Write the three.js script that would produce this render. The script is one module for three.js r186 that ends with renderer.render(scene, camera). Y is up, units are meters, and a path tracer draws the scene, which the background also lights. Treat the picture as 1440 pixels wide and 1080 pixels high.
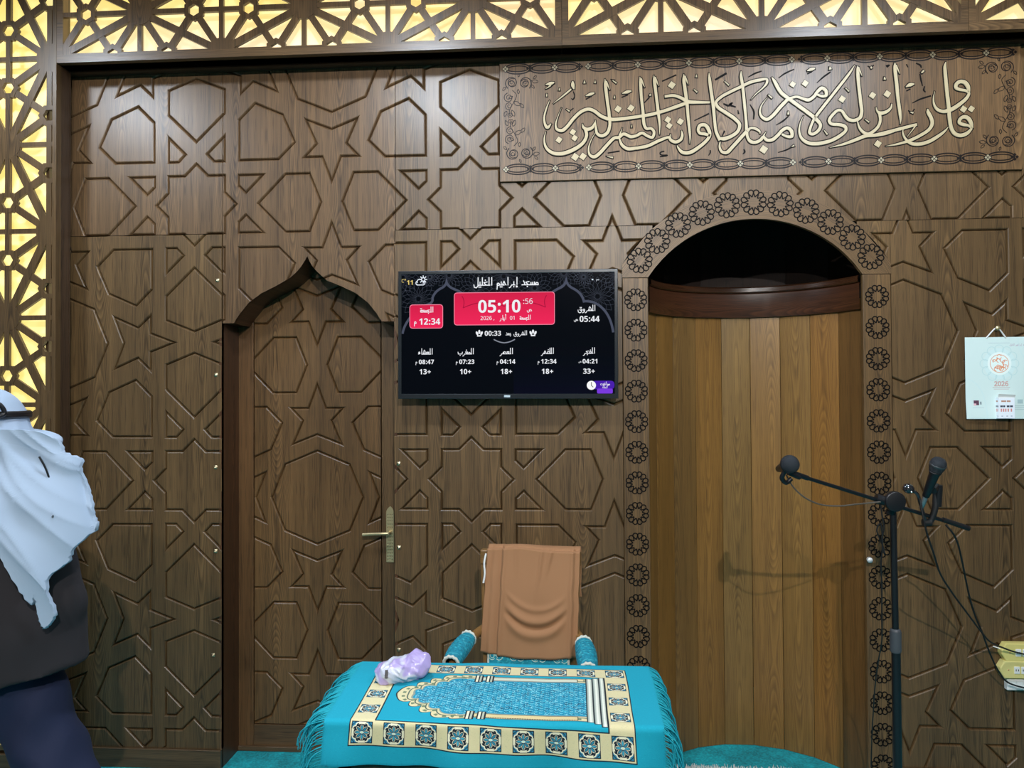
import * as THREE from 'three';
import { mergeGeometries, mergeVertices, toCreasedNormals } from 'three/addons/utils/BufferGeometryUtils.js';
import { RoundedBoxGeometry } from 'three/addons/geometries/RoundedBoxGeometry.js';
import { RectAreaLightUniformsLib } from 'three/addons/lights/RectAreaLightUniformsLib.js';

// ---------------------------------------------------------------- camera, light, exposure
const renderer = new THREE.WebGLRenderer({ antialias: true });
renderer.toneMapping = THREE.LinearToneMapping;
renderer.toneMappingExposure = 1.0;
renderer.shadowMap.enabled = true;
RectAreaLightUniformsLib.init();
const scene = new THREE.Scene();
scene.background = new THREE.Color(0x000000);
const camera = new THREE.PerspectiveCamera(2 * Math.atan(540 / 1040) * 180 / Math.PI, 4 / 3, 0.05, 40);
camera.position.set(1.6248, 1.6527, 3.2209);
camera.rotation.order = 'YXZ';
camera.rotation.set(0.0149, 0.0635, -0.0055);
camera.updateMatrixWorld(true);
const CEIL = 3.62;
const LAMP = { key: 30, near: 15, far: 5 };            // candela of the key lamps, the row by the wall, the added rear fill lamps
const LAMP_WHITE = [1.0, 0.97, 0.94], LAMP_COOL = [0.76, 0.87, 1.0];
const GLOW = 1.0;                                        // brightness of the backlit screens

// ---------------------------------------------------------------- helpers
const V3 = (x, y, z) => new THREE.Vector3(x, y, z);
let seed = 7;
const rnd = () => { seed = (seed * 1664525 + 1013904223) >>> 0; return seed / 4294967296; };
const rr = (a, b) => a + (b - a) * rnd();
const lerp = (a, b, t) => a + (b - a) * t, clamp = (x, a, b) => Math.min(b, Math.max(a, x));
const smooth = (a, b, x) => { const t = clamp((x - a) / (b - a), 0, 1); return t * t * (3 - 2 * t); };
const camPos = camera.position.clone(), camInv = camera.matrixWorld.clone();
// point of the plane z = c (or y = c) that the photograph shows at a pixel: survey of where a thing stands
function at(px, py, z = 0) {
  const d = V3((px - 720) / 1040, -(py - 540) / 1040, -1).transformDirection(camInv);
  const t = (z - camPos.z) / d.z; return camPos.clone().addScaledVector(d, t);
}
function atY(px, py, y) {
  const d = V3((px - 720) / 1040, -(py - 540) / 1040, -1).transformDirection(camInv);
  const t = (y - camPos.y) / d.y; return camPos.clone().addScaledVector(d, t);
}
function hash(x, y) { let h = Math.imul(x | 0, 374761393) + Math.imul(y | 0, 668265263); h = Math.imul(h ^ (h >>> 13), 1274126177); return ((h ^ (h >>> 16)) >>> 0) / 4294967296; }
function vnoise(x, y) {
  const ix = Math.floor(x), iy = Math.floor(y), fx = x - ix, fy = y - iy, u = fx * fx * (3 - 2 * fx), v = fy * fy * (3 - 2 * fy);
  return lerp(lerp(hash(ix, iy), hash(ix + 1, iy), u), lerp(hash(ix, iy + 1), hash(ix + 1, iy + 1), u), v);
}
function pnoise(x, y, w, h) {   // wraps
  const ix = Math.floor(x), iy = Math.floor(y), fx = x - ix, fy = y - iy, u = fx * fx * (3 - 2 * fx), v = fy * fy * (3 - 2 * fy);
  const m = (a, n) => ((a % n) + n) % n, H = (a, b) => hash(m(a, w), m(b, h) + 991 * w);
  return lerp(lerp(H(ix, iy), H(ix + 1, iy), u), lerp(H(ix, iy + 1), H(ix + 1, iy + 1), u), v);
}
const used = new Map();
function numbered(n) { const k = used.get(n) || 0; used.set(n, k + 1); return k ? n + '_' + String(k).padStart(3, '0') : n; }
function addMesh(name, geo, mat, parent = scene) {
  const m = new THREE.Mesh(geo, mat); m.name = numbered(name); m.castShadow = m.receiveShadow = true; parent.add(m); return m;
}
function thing(name, label, category, pos = [0, 0, 0], turn = 0, group) {
  const o = new THREE.Group(); o.name = numbered(name); o.position.set(...pos); o.rotation.y = turn;
  o.userData = { label, category }; if (group) o.userData.group = group; scene.add(o); return o;
}
function structure(name, parent = scene) { const o = new THREE.Group(); o.name = numbered(name); o.userData.kind = 'structure'; parent.add(o); return o; }
function copyOf(root, label) {
  const c = root.clone(); c.traverse((m) => { const b = m.name.replace(/_\d{3}$/, ''); m.name = numbered(b); });
  c.userData = { ...root.userData, label }; scene.add(c); return c;
}
const box = (x0, y0, z0, x1, y1, z1) => new THREE.BoxGeometry(x1 - x0, y1 - y0, z1 - z0).translate((x0 + x1) / 2, (y0 + y1) / 2, (z0 + z1) / 2);
function rbox(x0, y0, z0, x1, y1, z1, r = 0.004) {
  return new RoundedBoxGeometry(x1 - x0, y1 - y0, z1 - z0, 2, r).translate((x0 + x1) / 2, (y0 + y1) / 2, (z0 + z1) / 2);
}
const clean = (g) => { g = g.index ? g.toNonIndexed() : g; for (const k of Object.keys(g.attributes)) if (!['position', 'normal', 'uv'].includes(k)) g.deleteAttribute(k); return g; };
const merge = (list) => mergeGeometries(list.map(clean));
// uv in metres from the larger faces (wood grain runs along y, or along x when turned)
function boxUV(g, turned = false, ox = 0, oy = 0) {
  g = g.index ? g.toNonIndexed() : g; const p = g.attributes.position, n = g.attributes.normal, uv = new Float32Array(p.count * 2);
  for (let i = 0; i < p.count; i++) {
    const ax = Math.abs(n.getX(i)), ay = Math.abs(n.getY(i)), az = Math.abs(n.getZ(i)); let u, v;
    if (az >= ax && az >= ay) { u = p.getX(i); v = p.getY(i); } else if (ax >= ay) { u = p.getZ(i); v = p.getY(i); } else { u = p.getZ(i); v = p.getX(i); if (!turned) { u = p.getX(i); v = p.getZ(i); } }
    if (turned && az >= ax && az >= ay) [u, v] = [v, u];
    uv[2 * i] = u + ox; uv[2 * i + 1] = v + oy;
  }
  g.setAttribute('uv', new THREE.BufferAttribute(uv, 2)); return g;
}
function tube(points, r, seg = 8, n = 0, closed = false) {
  const c = new THREE.CatmullRomCurve3(points.map((p) => Array.isArray(p) ? V3(...p) : p), closed, 'centripetal');
  return new THREE.TubeGeometry(c, n || Math.max(8, points.length * 6), r, seg, closed);
}
function rod(a, b, r0, r1 = r0, seg = 16) {
  a = Array.isArray(a) ? V3(...a) : a; b = Array.isArray(b) ? V3(...b) : b;
  const d = b.clone().sub(a), g = new THREE.CylinderGeometry(r1, r0, d.length(), seg);
  g.applyQuaternion(new THREE.Quaternion().setFromUnitVectors(V3(0, 1, 0), d.clone().normalize())); g.translate((a.x + b.x) / 2, (a.y + b.y) / 2, (a.z + b.z) / 2); return g;
}
function lathe(pts, seg = 24) { return new THREE.LatheGeometry(pts.map((p) => new THREE.Vector2(...p)), seg); }

// triangles gathered face by face, flat shaded, uv in metres
class Tris {
  constructor() { this.p = []; this.uvs = []; }
  poly(pts) { for (let i = 1; i < pts.length - 1; i++) this.tri(pts[0], pts[i], pts[i + 1]); }
  tri(a, b, c) {
    const ar = (b[0] - a[0]) * (c[1] - a[1]) - (b[1] - a[1]) * (c[0] - a[0]);
    const l = Math.hypot(b[0] - a[0], b[1] - a[1], b[2] - a[2]) * Math.hypot(c[0] - a[0], c[1] - a[1], c[2] - a[2]);
    if (l < 1e-12) return; for (const q of [a, b, c]) this.p.push(q[0], q[1], q[2]);
  }
  geo(ox = 0, oy = 0) {
    const g = new THREE.BufferGeometry(); g.setAttribute('position', new THREE.BufferAttribute(new Float32Array(this.p), 3)); g.computeVertexNormals();
    const n = this.p.length / 3, uv = new Float32Array(n * 2), nn = g.attributes.normal;
    for (let i = 0; i < n; i++) { const side = Math.abs(nn.getX(i)) > 0.9; uv[2 * i] = (side ? this.p[3 * i + 2] : this.p[3 * i]) + ox; uv[2 * i + 1] = this.p[3 * i + 1] + oy; }
    g.setAttribute('uv', new THREE.BufferAttribute(uv, 2)); return g;
  }
  get empty() { return !this.p.length; }
}
// clip a polygon of [x,y,z] to a convex cell of [x,y], counter-clockwise
function clipTo(poly, cell) {
  let out = poly;
  for (let i = 0; i < cell.length && out.length; i++) {
    const a = cell[i], b = cell[(i + 1) % cell.length], nx = -(b[1] - a[1]), ny = b[0] - a[0], src = out; out = [];
    const D = (q) => (q[0] - a[0]) * nx + (q[1] - a[1]) * ny;
    for (let k = 0; k < src.length; k++) {
      const q = src[k], r = src[(k + 1) % src.length], dq = D(q), dr = D(r);
      if (dq >= 0) out.push(q);
      if ((dq >= 0) !== (dr >= 0)) { const t = dq / (dq - dr); out.push([lerp(q[0], r[0], t), lerp(q[1], r[1], t), lerp(q[2], r[2], t)]); }
    }
  }
  return out;
}
// strips of a region whose bottom and top are functions of x
function strips(xs, lo, hi) {
  const cells = [];
  for (let i = 0; i < xs.length - 1; i++) { const a = xs[i], b = xs[i + 1]; cells.push([[a, lo(a + 1e-6)], [b, lo(b - 1e-6)], [b, hi(b - 1e-6)], [a, hi(a + 1e-6)]]); }
  return cells;
}
const steps = (a, b, n) => Array.from({ length: n + 1 }, (_, i) => lerp(a, b, i / n));
function offsetPoly(poly, d) {   // counter-clockwise polygon moved outwards by d, mitred
  const n = poly.length, out = [];
  for (let i = 0; i < n; i++) {
    const p = poly[(i + n - 1) % n], q = poly[i], r = poly[(i + 1) % n];
    let ax = q[0] - p[0], ay = q[1] - p[1], bx = r[0] - q[0], by = r[1] - q[1]; const la = Math.hypot(ax, ay), lb = Math.hypot(bx, by); ax /= la; ay /= la; bx /= lb; by /= lb;
    const n1 = [ay, -ax], n2 = [by, -bx], k = 1 + n1[0] * n2[0] + n1[1] * n2[1];
    out.push([q[0] + d * (n1[0] + n2[0]) / k, q[1] + d * (n1[1] + n2[1]) / k]);
  }
  return out;
}
function area2(poly) { let s = 0; for (let i = 0; i < poly.length; i++) { const a = poly[i], b = poly[(i + 1) % poly.length]; s += a[0] * b[1] - a[1] * b[0]; } return s; }
const ccw = (poly) => area2(poly) < 0 ? poly.slice().reverse() : poly;

// smooth surface of a distance field (surface nets)
function fieldMesh(f, lo, hi, cell) {
  const nx = Math.ceil((hi[0] - lo[0]) / cell) + 1, ny = Math.ceil((hi[1] - lo[1]) / cell) + 1, nz = Math.ceil((hi[2] - lo[2]) / cell) + 1;
  const d = new Float32Array(nx * ny * nz), I = (x, y, z) => x + nx * (y + ny * z);
  for (let z = 0; z < nz; z++) for (let y = 0; y < ny; y++) for (let x = 0; x < nx; x++) d[I(x, y, z)] = f(lo[0] + x * cell, lo[1] + y * cell, lo[2] + z * cell);
  const id = new Int32Array(nx * ny * nz).fill(-1), pos = [], idx = [];
  const E = [[0, 1], [2, 3], [4, 5], [6, 7], [0, 2], [1, 3], [4, 6], [5, 7], [0, 4], [1, 5], [2, 6], [3, 7]];
  for (let z = 0; z < nz - 1; z++) for (let y = 0; y < ny - 1; y++) for (let x = 0; x < nx - 1; x++) {
    const c = []; let s = 0; for (let k = 0; k < 8; k++) { c[k] = d[I(x + (k & 1), y + ((k >> 1) & 1), z + (k >> 2))]; if (c[k] < 0) s++; }
    if (s === 0 || s === 8) continue;
    let px = 0, py = 0, pz = 0, n = 0;
    for (const [a, b] of E) if ((c[a] < 0) !== (c[b] < 0)) { const t = c[a] / (c[a] - c[b]); px += lerp(a & 1, b & 1, t); py += lerp((a >> 1) & 1, (b >> 1) & 1, t); pz += lerp(a >> 2, b >> 2, t); n++; }
    id[I(x, y, z)] = pos.length / 3; pos.push(lo[0] + (x + px / n) * cell, lo[1] + (y + py / n) * cell, lo[2] + (z + pz / n) * cell);
  }
  const quad = (a, b, c, e, flip) => { if (a < 0 || b < 0 || c < 0 || e < 0) return; flip ? idx.push(a, c, b, a, e, c) : idx.push(a, b, c, a, c, e); };
  for (let z = 1; z < nz - 1; z++) for (let y = 1; y < ny - 1; y++) for (let x = 1; x < nx - 1; x++) {
    const a = d[I(x, y, z)] < 0;
    if (a !== (d[I(x + 1, y, z)] < 0)) quad(id[I(x, y - 1, z - 1)], id[I(x, y, z - 1)], id[I(x, y, z)], id[I(x, y - 1, z)], !a);
    if (a !== (d[I(x, y + 1, z)] < 0)) quad(id[I(x - 1, y, z - 1)], id[I(x - 1, y, z)], id[I(x, y, z)], id[I(x, y, z - 1)], !a);
    if (a !== (d[I(x, y, z + 1)] < 0)) quad(id[I(x - 1, y - 1, z)], id[I(x, y - 1, z)], id[I(x, y, z)], id[I(x - 1, y, z)], !a);
  }
  const g = new THREE.BufferGeometry(); g.setAttribute('position', new THREE.BufferAttribute(new Float32Array(pos), 3)); g.setIndex(idx); g.computeVertexNormals();
  const uv = new Float32Array(pos.length / 3 * 2); for (let i = 0; i < uv.length / 2; i++) { uv[2 * i] = pos[3 * i] + pos[3 * i + 2] * 0.5; uv[2 * i + 1] = pos[3 * i + 1]; }
  g.setAttribute('uv', new THREE.BufferAttribute(uv, 2)); return g;
}
const smin = (a, b, k) => { const h = clamp(0.5 + 0.5 * (b - a) / k, 0, 1); return lerp(b, a, h) - k * h * (1 - h); };
function capsule(p, a, b, ra, rb) {
  const bx = b[0] - a[0], by = b[1] - a[1], bz = b[2] - a[2], px = p[0] - a[0], py = p[1] - a[1], pz = p[2] - a[2];
  const t = clamp((px * bx + py * by + pz * bz) / (bx * bx + by * by + bz * bz), 0, 1);
  return Math.hypot(px - bx * t, py - by * t, pz - bz * t) - lerp(ra, rb, t);
}
const ellipsoid = (p, c, r) => { const x = (p[0] - c[0]) / r[0], y = (p[1] - c[1]) / r[1], z = (p[2] - c[2]) / r[2], k = Math.hypot(x, y, z); return (k - 1) * Math.min(r[0], r[1], r[2]); };
function polyDist(poly, x, y) {   // signed distance to a polygon, negative inside
  let d = 1e9, inside = false;
  for (let i = 0, j = poly.length - 1; i < poly.length; j = i++) {
    const a = poly[j], b = poly[i], ex = b[0] - a[0], ey = b[1] - a[1], wx = x - a[0], wy = y - a[1], t = clamp((wx * ex + wy * ey) / (ex * ex + ey * ey), 0, 1);
    d = Math.min(d, Math.hypot(wx - ex * t, wy - ey * t));
    if ((b[1] > y) !== (a[1] > y) && x < (a[0] - b[0]) * (y - b[1]) / (a[1] - b[1]) + b[0]) inside = !inside;
  }
  return inside ? -d : d;
}
// flat band along a path of [x, y, width]: raised, with bevelled sides (for carved lettering and ornament)
function band(pts, z0, z1, grow = 0, sub = 6, bevel = 0.25) {
  const c = new THREE.CatmullRomCurve3(pts.map((p) => V3(p[0], p[1], p[2])), false, 'centripetal'), n = Math.max(2, (pts.length - 1) * sub), T = new Tris(), L = [];
  for (let i = 0; i <= n; i++) L.push(c.getPoint(i / n));
  const rows = L.map((q, i) => {
    const a = L[Math.max(0, i - 1)], b = L[Math.min(n, i + 1)]; let tx = b.x - a.x, ty = b.y - a.y; const l = Math.hypot(tx, ty) || 1; tx /= l; ty /= l;
    const ext = i === 0 ? -grow : i === n ? grow : 0, w = Math.max(q.z, 0.0004) / 2 + grow, wi = Math.max(w * (1 - bevel), w - (z1 - z0)), x = q.x + tx * ext, y = q.y + ty * ext;
    return [[x - ty * w, y + tx * w, z0], [x - ty * wi, y + tx * wi, z1], [x + ty * wi, y - tx * wi, z1], [x + ty * w, y - tx * w, z0]];
  });
  for (let i = 0; i < n; i++) for (let k = 0; k < 3; k++) { const a = rows[i], b = rows[i + 1]; T.tri(a[k], a[k + 1], b[k + 1]); T.tri(a[k], b[k + 1], b[k]); }
  for (const [r, f] of [[rows[0], 0], [rows[n], 1]]) { if (f) { T.tri(r[0], r[1], r[2]); T.tri(r[0], r[2], r[3]); } else { T.tri(r[0], r[2], r[1]); T.tri(r[0], r[3], r[2]); } }
  return T;
}

// ---------------------------------------------------------------- materials
function dataTex(size, h, fn, srgb = true) {
  const d = new Uint8Array(size * h * 4);
  for (let y = 0; y < h; y++) for (let x = 0; x < size; x++) { const c = fn(x, y), o = (y * size + x) * 4; d[o] = clamp(c[0], 0, 255); d[o + 1] = clamp(c[1], 0, 255); d[o + 2] = clamp(c[2], 0, 255); d[o + 3] = 255; }
  const t = new THREE.DataTexture(d, size, h); t.wrapS = t.wrapT = THREE.RepeatWrapping; t.magFilter = THREE.LinearFilter; t.minFilter = THREE.LinearMipmapLinearFilter; t.generateMipmaps = true;
  if (srgb) t.colorSpace = THREE.SRGBColorSpace; t.needsUpdate = true; return t;
}
// oak veneer, grain along v: leaves of veneer with flat-sawn figure, pores and slow tone
const WOODM = 1.6;
function oakField(N, leaves, k) {
  const f = new Float32Array(N * N), tone = new Float32Array(N * N);
  const L = Array.from({ length: leaves }, (_, i) => ({ xc: (hash(i, k) - 0.5) * 0.6, s: 0.5 + hash(i, k + 3), ph: hash(i, k + 7) * 50, t: hash(i, k + 11) }));
  for (let y = 0; y < N; y++) for (let x = 0; x < N; x++) {
    const u = x / N, v = y / N, li = Math.floor(u * leaves), l = L[li], lx = (u * leaves - li - 0.5) - l.xc * 0.7;
    const hgt = 0.5 + 0.5 * Math.sin(2 * Math.PI * (v + l.ph)) + 0.28 * pnoise(u * 6, v * 5 + 3, 6, 5) * 2;
    const wob = (pnoise(u * 14, v * 9, 14, 9) - 0.5) * 0.05 + (pnoise(u * 60, v * 22, 60, 22) - 0.5) * 0.012;
    const r = Math.hypot(lx * 1.5, 0.12 + 0.24 * hgt * l.s) + wob;
    const ring = (r * 34 * (0.8 + 0.4 * l.s)) % 1, edge = ring < 0.75 ? ring / 0.75 : (1 - ring) / 0.25;
    const pores = pnoise(u * 620, v * 26, 620, 26) * 0.6 + pnoise(u * 310, v * 11, 310, 11) * 0.4;
    const fib = pnoise(u * 190, v * 5, 190, 5) * 0.5 + pnoise(u * 85, v * 3, 85, 3) * 0.5;
    f[y * N + x] = 0.40 * edge + 0.24 * (1 - smooth(0.5, 0.8, pores)) + 0.36 * fib;
    tone[y * N + x] = 0.5 * l.t + 0.5 * pnoise(u * 9, v * 3, 9, 3);
  }
  return { f, tone };
}
const NW = 1536, oak = oakField(NW, 7, 1);
function woodTex(dark, light, toneAmt) {
  return dataTex(NW, NW, (x, y) => { const i = y * NW + x, g = clamp(oak.f[i] * 1.25 - 0.12, 0, 1), t = 1 + toneAmt * (oak.tone[i] - 0.5); return [0, 1, 2].map((c) => lerp(dark[c], light[c], g) * (c === 0 ? t : c === 1 ? t * (0.99 + 0.01 * t) : t)); });
}
const oakBump = dataTex(NW, NW, (x, y) => { const g = oak.f[y * NW + x] * 255; return [g, g, g]; }, false);
const oakColor = woodTex([57, 43, 29], [118, 93, 64], 0.28), plankColor = woodTex([94, 71, 41], [140, 109, 64], 0.24);
const place = (t, ox, oy, s = 1) => { const c = t.clone(); c.repeat.set(s / WOODM, s / WOODM); c.offset.set(ox, oy); c.needsUpdate = true; return c; };
function woodMat(map, ox, oy, tint = [1, 1, 1], rough = 0.37, coat = 0.0, bump = 0.00022) {
  const m = new THREE.MeshPhysicalMaterial({ map: place(map, ox, oy), bumpMap: place(oakBump, ox, oy), bumpScale: bump, roughness: rough, specularIntensity: 0.9, clearcoat: coat, clearcoatRoughness: 0.25 });
  m.color.setRGB(...tint); return m;
}
const plain = (rgb, roughness = 0.6, extra = {}) => { const m = new THREE.MeshPhysicalMaterial({ roughness, ...extra }); m.color.setRGB(...rgb); return m; };
const M = {
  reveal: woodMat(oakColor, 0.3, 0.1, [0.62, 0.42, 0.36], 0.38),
  trim: woodMat(oakColor, 0.55, 0.3, [0.85, 0.85, 0.85], 0.38),
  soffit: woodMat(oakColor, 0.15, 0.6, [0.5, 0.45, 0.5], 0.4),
  lattice: woodMat(oakColor, 0.7, 0.2, [1.2, 1.15, 1.1], 0.36),
  backing: plain([0.012, 0.009, 0.007], 0.7),
  black: plain([0.007, 0.007, 0.009], 0.38), rubber: plain([0.007, 0.007, 0.008], 0.6), blackMetal: plain([0.006, 0.007, 0.009], 0.36),
  chrome: plain([0.55, 0.56, 0.58], 0.18, { metalness: 1 }), brass: plain([0.52, 0.43, 0.24], 0.34, { metalness: 0.6 }), stud: plain([0.55, 0.45, 0.28], 0.36, { metalness: 1 }),
  white: plain([0.78, 0.78, 0.76], 0.5), plaster: plain([0.45, 0.44, 0.42], 0.9), ceiling: plain([0.6, 0.59, 0.57], 0.95),
  letter: plain([0.46, 0.37, 0.22], 0.42), shadeAndStain: plain([0.004, 0.003, 0.0025], 0.6, { specularIntensity: 0.25 }), ornament: plain([0.011, 0.008, 0.007], 0.5, { specularIntensity: 0.4 }), knot: plain([0.34, 0.29, 0.19], 0.45),
  skin: plain([0.42, 0.25, 0.17], 0.55),
};

// ---------------------------------------------------------------- room shell
const X0 = -2.6, X1 = 6.2, Z1 = 7.5, SOFF = 3.113, ZF = 0.145, BASE = 0.085, JOINT = 2.384;
const DL = 0.118, DR = 0.900, DZ = -0.18;                // door opening and plane of the door leaf
const NX = 2.462, NL = 2.012, NR = 2.912, PL = 1.900, PR = 3.029, SPRING = 2.158, ARCY = 1.865, ARIN = 0.537, AROUT = 0.662;
const carpetTex = dataTex(512, 512, (x, y) => { const n = pnoise(x / 4, y / 4, 128, 128) * 0.55 + pnoise(x / 34, y / 34, 15, 15) * 0.45, k = 0.72 + 0.5 * n; return [14 * k, 148 * k, 158 * k]; });
const carpet = new THREE.MeshPhysicalMaterial({ map: place(carpetTex, 0, 0, 2), bumpMap: place(carpetTex, 0, 0, 2), bumpScale: 0.002, roughness: 0.95, sheen: 0.4, sheenRoughness: 0.6, sheenColor: new THREE.Color(0.1, 0.5, 0.55) });
const floor = addMesh('floor', boxUV(box(X0 - 0.2, -0.15, -1.2, X1 + 0.2, 0, Z1 + 0.2)), carpet); floor.userData.kind = 'structure';
const ceiling = addMesh('ceiling', box(X0 - 0.2, CEIL, -1.2, X1 + 0.2, CEIL + 0.15, Z1 + 0.2), M.ceiling); ceiling.userData.kind = 'structure';
for (const [n, g] of [['wall_left', box(X0 - 0.2, 0, -1.2, X0, CEIL, Z1 + 0.2)], ['wall_right', box(X1, 0, -1.2, X1 + 0.2, CEIL, Z1 + 0.2)], ['wall_rear', box(X0, 0, Z1, X1, CEIL, Z1 + 0.2)]]) addMesh(n, g, M.plaster).userData.kind = 'structure';

const wall = structure('wall_back');
// masonry behind the panelling, open at the door and the niche
addMesh('backing', merge([box(X0, 0, -0.3, DL - 0.004, CEIL, -0.022), box(DL - 0.004, 2.30, -0.3, DR + 0.004, CEIL, -0.022), box(DR + 0.004, 0, -0.3, PL + 0.02, CEIL, -0.022),
  box(PL + 0.02, 2.56, -0.3, PR - 0.02, CEIL, -0.022), box(PR - 0.02, 0, -0.3, X1, CEIL, -0.022), box(DL - 0.2, 0, -0.34, DR + 0.2, 2.4, -0.26), box(1.7, 0, -1.15, 3.2, CEIL, -1.05), box(1.7, 0, -1.1, 1.8, CEIL, -0.3), box(3.1, 0, -1.1, 3.2, CEIL, -0.3)]), M.backing, wall);

// ---------------------------------------------------------------- the carved star pattern
const PP = 1.24, GW = 0.0078, GL = 0.0042, GE = 0.0026, GD = 0.0125;
const rot = (p, k) => { let [x, y] = p; for (let i = 0; i < k; i++) [x, y] = [-y, x]; return [x, y]; };
const MOTIF = [];
{
  const star = []; for (let k = 0; k < 8; k++) { const a = k * Math.PI / 4, b = a + Math.PI / 8; star.push([0.149 * Math.cos(a), 0.149 * Math.sin(a)], [0.1141 * Math.cos(b), 0.1141 * Math.sin(b)]); }
  MOTIF.push(['star_inlay', star]);
  const hex = [[0, 0.461], [-0.1045, 0.419], [-0.1045, 0.331], [0, 0.2295], [0.1045, 0.331], [0.1045, 0.419]];
  const kite = [[0.1045, 0.2475], [0.0405, 0.1845], [0.0665, 0.157], [0.1045, 0.157]];
  const shield = [[0.159, 0.159], [0.3047, 0.159], [0.3646, 0.2188], [0.3203, 0.3203], [0.2188, 0.3646], [0.159, 0.3047]];
  const five = [[0, 0.237], [0.0938, 0.2005], [0.0547, 0.289], [0.099, 0.336], [0.034, 0.336], [0, 0.4245], [-0.034, 0.336], [-0.099, 0.336], [-0.0547, 0.289], [-0.0938, 0.2005]];
  for (let k = 0; k < 4; k++) {
    MOTIF.push(['hexagon_inlay', hex.map((p) => rot(p, k))], ['shield_inlay', shield.map((p) => rot(p, k))]);
    MOTIF.push(['kite_inlay', kite.map((p) => rot(p, k))], ['kite_inlay', kite.map(([x, y]) => rot([-x, y], k))]);
    MOTIF.push(['pointed_star_inlay', five.map((p) => { const q = rot(p, k); return [q[0] + 0.5, q[1] + 0.5]; })]);
  }
  const oct = []; for (let k = 0; k < 8; k++) oct.push([0.5 + 0.1755 * Math.cos(k * Math.PI / 4), 0.5 + 0.1755 * Math.sin(k * Math.PI / 4)]);
  MOTIF.push(['octagon_inlay', oct]);
}
function patternPanel(name, parent, cells, origin, mat, z = 0, outline = null, depth = 0.02) {
  let bx0 = 1e9, by0 = 1e9, bx1 = -1e9, by1 = -1e9;
  for (const c of cells) for (const p of c) { bx0 = Math.min(bx0, p[0]); bx1 = Math.max(bx1, p[0]); by0 = Math.min(by0, p[1]); by1 = Math.max(by1, p[1]); }
  const polys = [];
  for (let i = Math.floor((bx0 - origin[0]) / PP) - 1; i <= Math.ceil((bx1 - origin[0]) / PP) + 1; i++) for (let j = Math.floor((by0 - origin[1]) / PP) - 1; j <= Math.ceil((by1 - origin[1]) / PP) + 1; j++)
    for (const [n, poly] of MOTIF) {
      const w = ccw(poly.map(([x, y]) => [origin[0] + (x + i) * PP, origin[1] + (y + j) * PP])), xs = w.map((p) => p[0]), ys = w.map((p) => p[1]);
      if (Math.max(...xs) + 0.03 < bx0 || Math.min(...xs) - 0.03 > bx1 || Math.max(...ys) + 0.03 < by0 || Math.min(...ys) - 0.03 > by1) continue;
      polys.push([n, w]);
    }
  let rx0 = bx0, rx1 = bx1, ry0 = by0, ry1 = by1;
  for (const [, w] of polys) for (const p of w) { rx0 = Math.min(rx0, p[0]); rx1 = Math.max(rx1, p[0]); ry0 = Math.min(ry0, p[1]); ry1 = Math.max(ry1, p[1]); }
  const rect = [[rx0 - 0.1, ry0 - 0.1], [rx1 + 0.1, ry0 - 0.1], [rx1 + 0.1, ry1 + 0.1], [rx0 - 0.1, ry1 + 0.1]];
  const boxes = cells.map((c) => [Math.min(...c.map((p) => p[0])), Math.min(...c.map((p) => p[1])), Math.max(...c.map((p) => p[0])), Math.max(...c.map((p) => p[1]))]);
  const put = (T, pts) => {
    const ax = Math.min(...pts.map((p) => p[0])), bx = Math.max(...pts.map((p) => p[0])), ay = Math.min(...pts.map((p) => p[1])), by = Math.max(...pts.map((p) => p[1]));
    cells.forEach((c, i) => { const q = boxes[i]; if (bx < q[0] || ax > q[2] || by < q[1] || ay > q[3]) return; const r = clipTo(pts, c); if (r.length > 2) T.poly(r); });
  };
  const flat = (T, contour, holes, zz) => {
    const cv = contour.map((p) => new THREE.Vector2(...p)), hv = holes.map((h) => h.slice().reverse().map((p) => new THREE.Vector2(...p))), all = [...cv, ...hv.flat()];
    for (const f of THREE.ShapeUtils.triangulateShape(cv, hv)) { let t = f.map((i) => [all[i].x, all[i].y, zz]); if (area2(t) < 0) t = t.reverse(); put(T, t); }
  };
  const field = new Tris(), outer = polys.map(([, w]) => offsetPoly(w, GW)), inner = polys.map(([, w]) => offsetPoly(w, -GW)), lipO = polys.map(([, w]) => offsetPoly(w, GL)), lipI = polys.map(([, w]) => offsetPoly(w, -GL));
  flat(field, rect, outer, z);
  polys.forEach(([, w], i) => { for (let k = 0; k < w.length; k++) { const l = (k + 1) % w.length; put(field, [[...outer[i][k], z], [...outer[i][l], z], [...lipO[i][l], z - GE], [...lipO[i][k], z - GE]]); put(field, [[...lipO[i][k], z - GE], [...lipO[i][l], z - GE], [...w[l], z - GD], [...w[k], z - GD]]); } });
  if (outline) for (let k = 0; k < outline.length; k++) { const a = outline[k], b = outline[(k + 1) % outline.length]; field.poly([[...a, z], [...a, z - depth], [...b, z - depth], [...b, z]]); }
  const panel = addMesh(name, field.geo(), mat, parent);
  polys.forEach(([n, w], i) => {
    const T = new Tris(); flat(T, inner[i], [], z);
    for (let k = 0; k < w.length; k++) { const l = (k + 1) % w.length; put(T, [[...w[k], z - GD], [...w[l], z - GD], [...lipI[i][l], z - GE], [...lipI[i][k], z - GE]]); put(T, [[...lipI[i][k], z - GE], [...lipI[i][l], z - GE], [...inner[i][l], z], [...inner[i][k], z]]); }
    if (!T.empty) addMesh(n, T.geo(), mat, panel);
  });
  return panel;
}
const rectCell = (x0, y0, x1, y1) => [[x0, y0], [x1, y0], [x1, y1], [x0, y1]];
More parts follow.
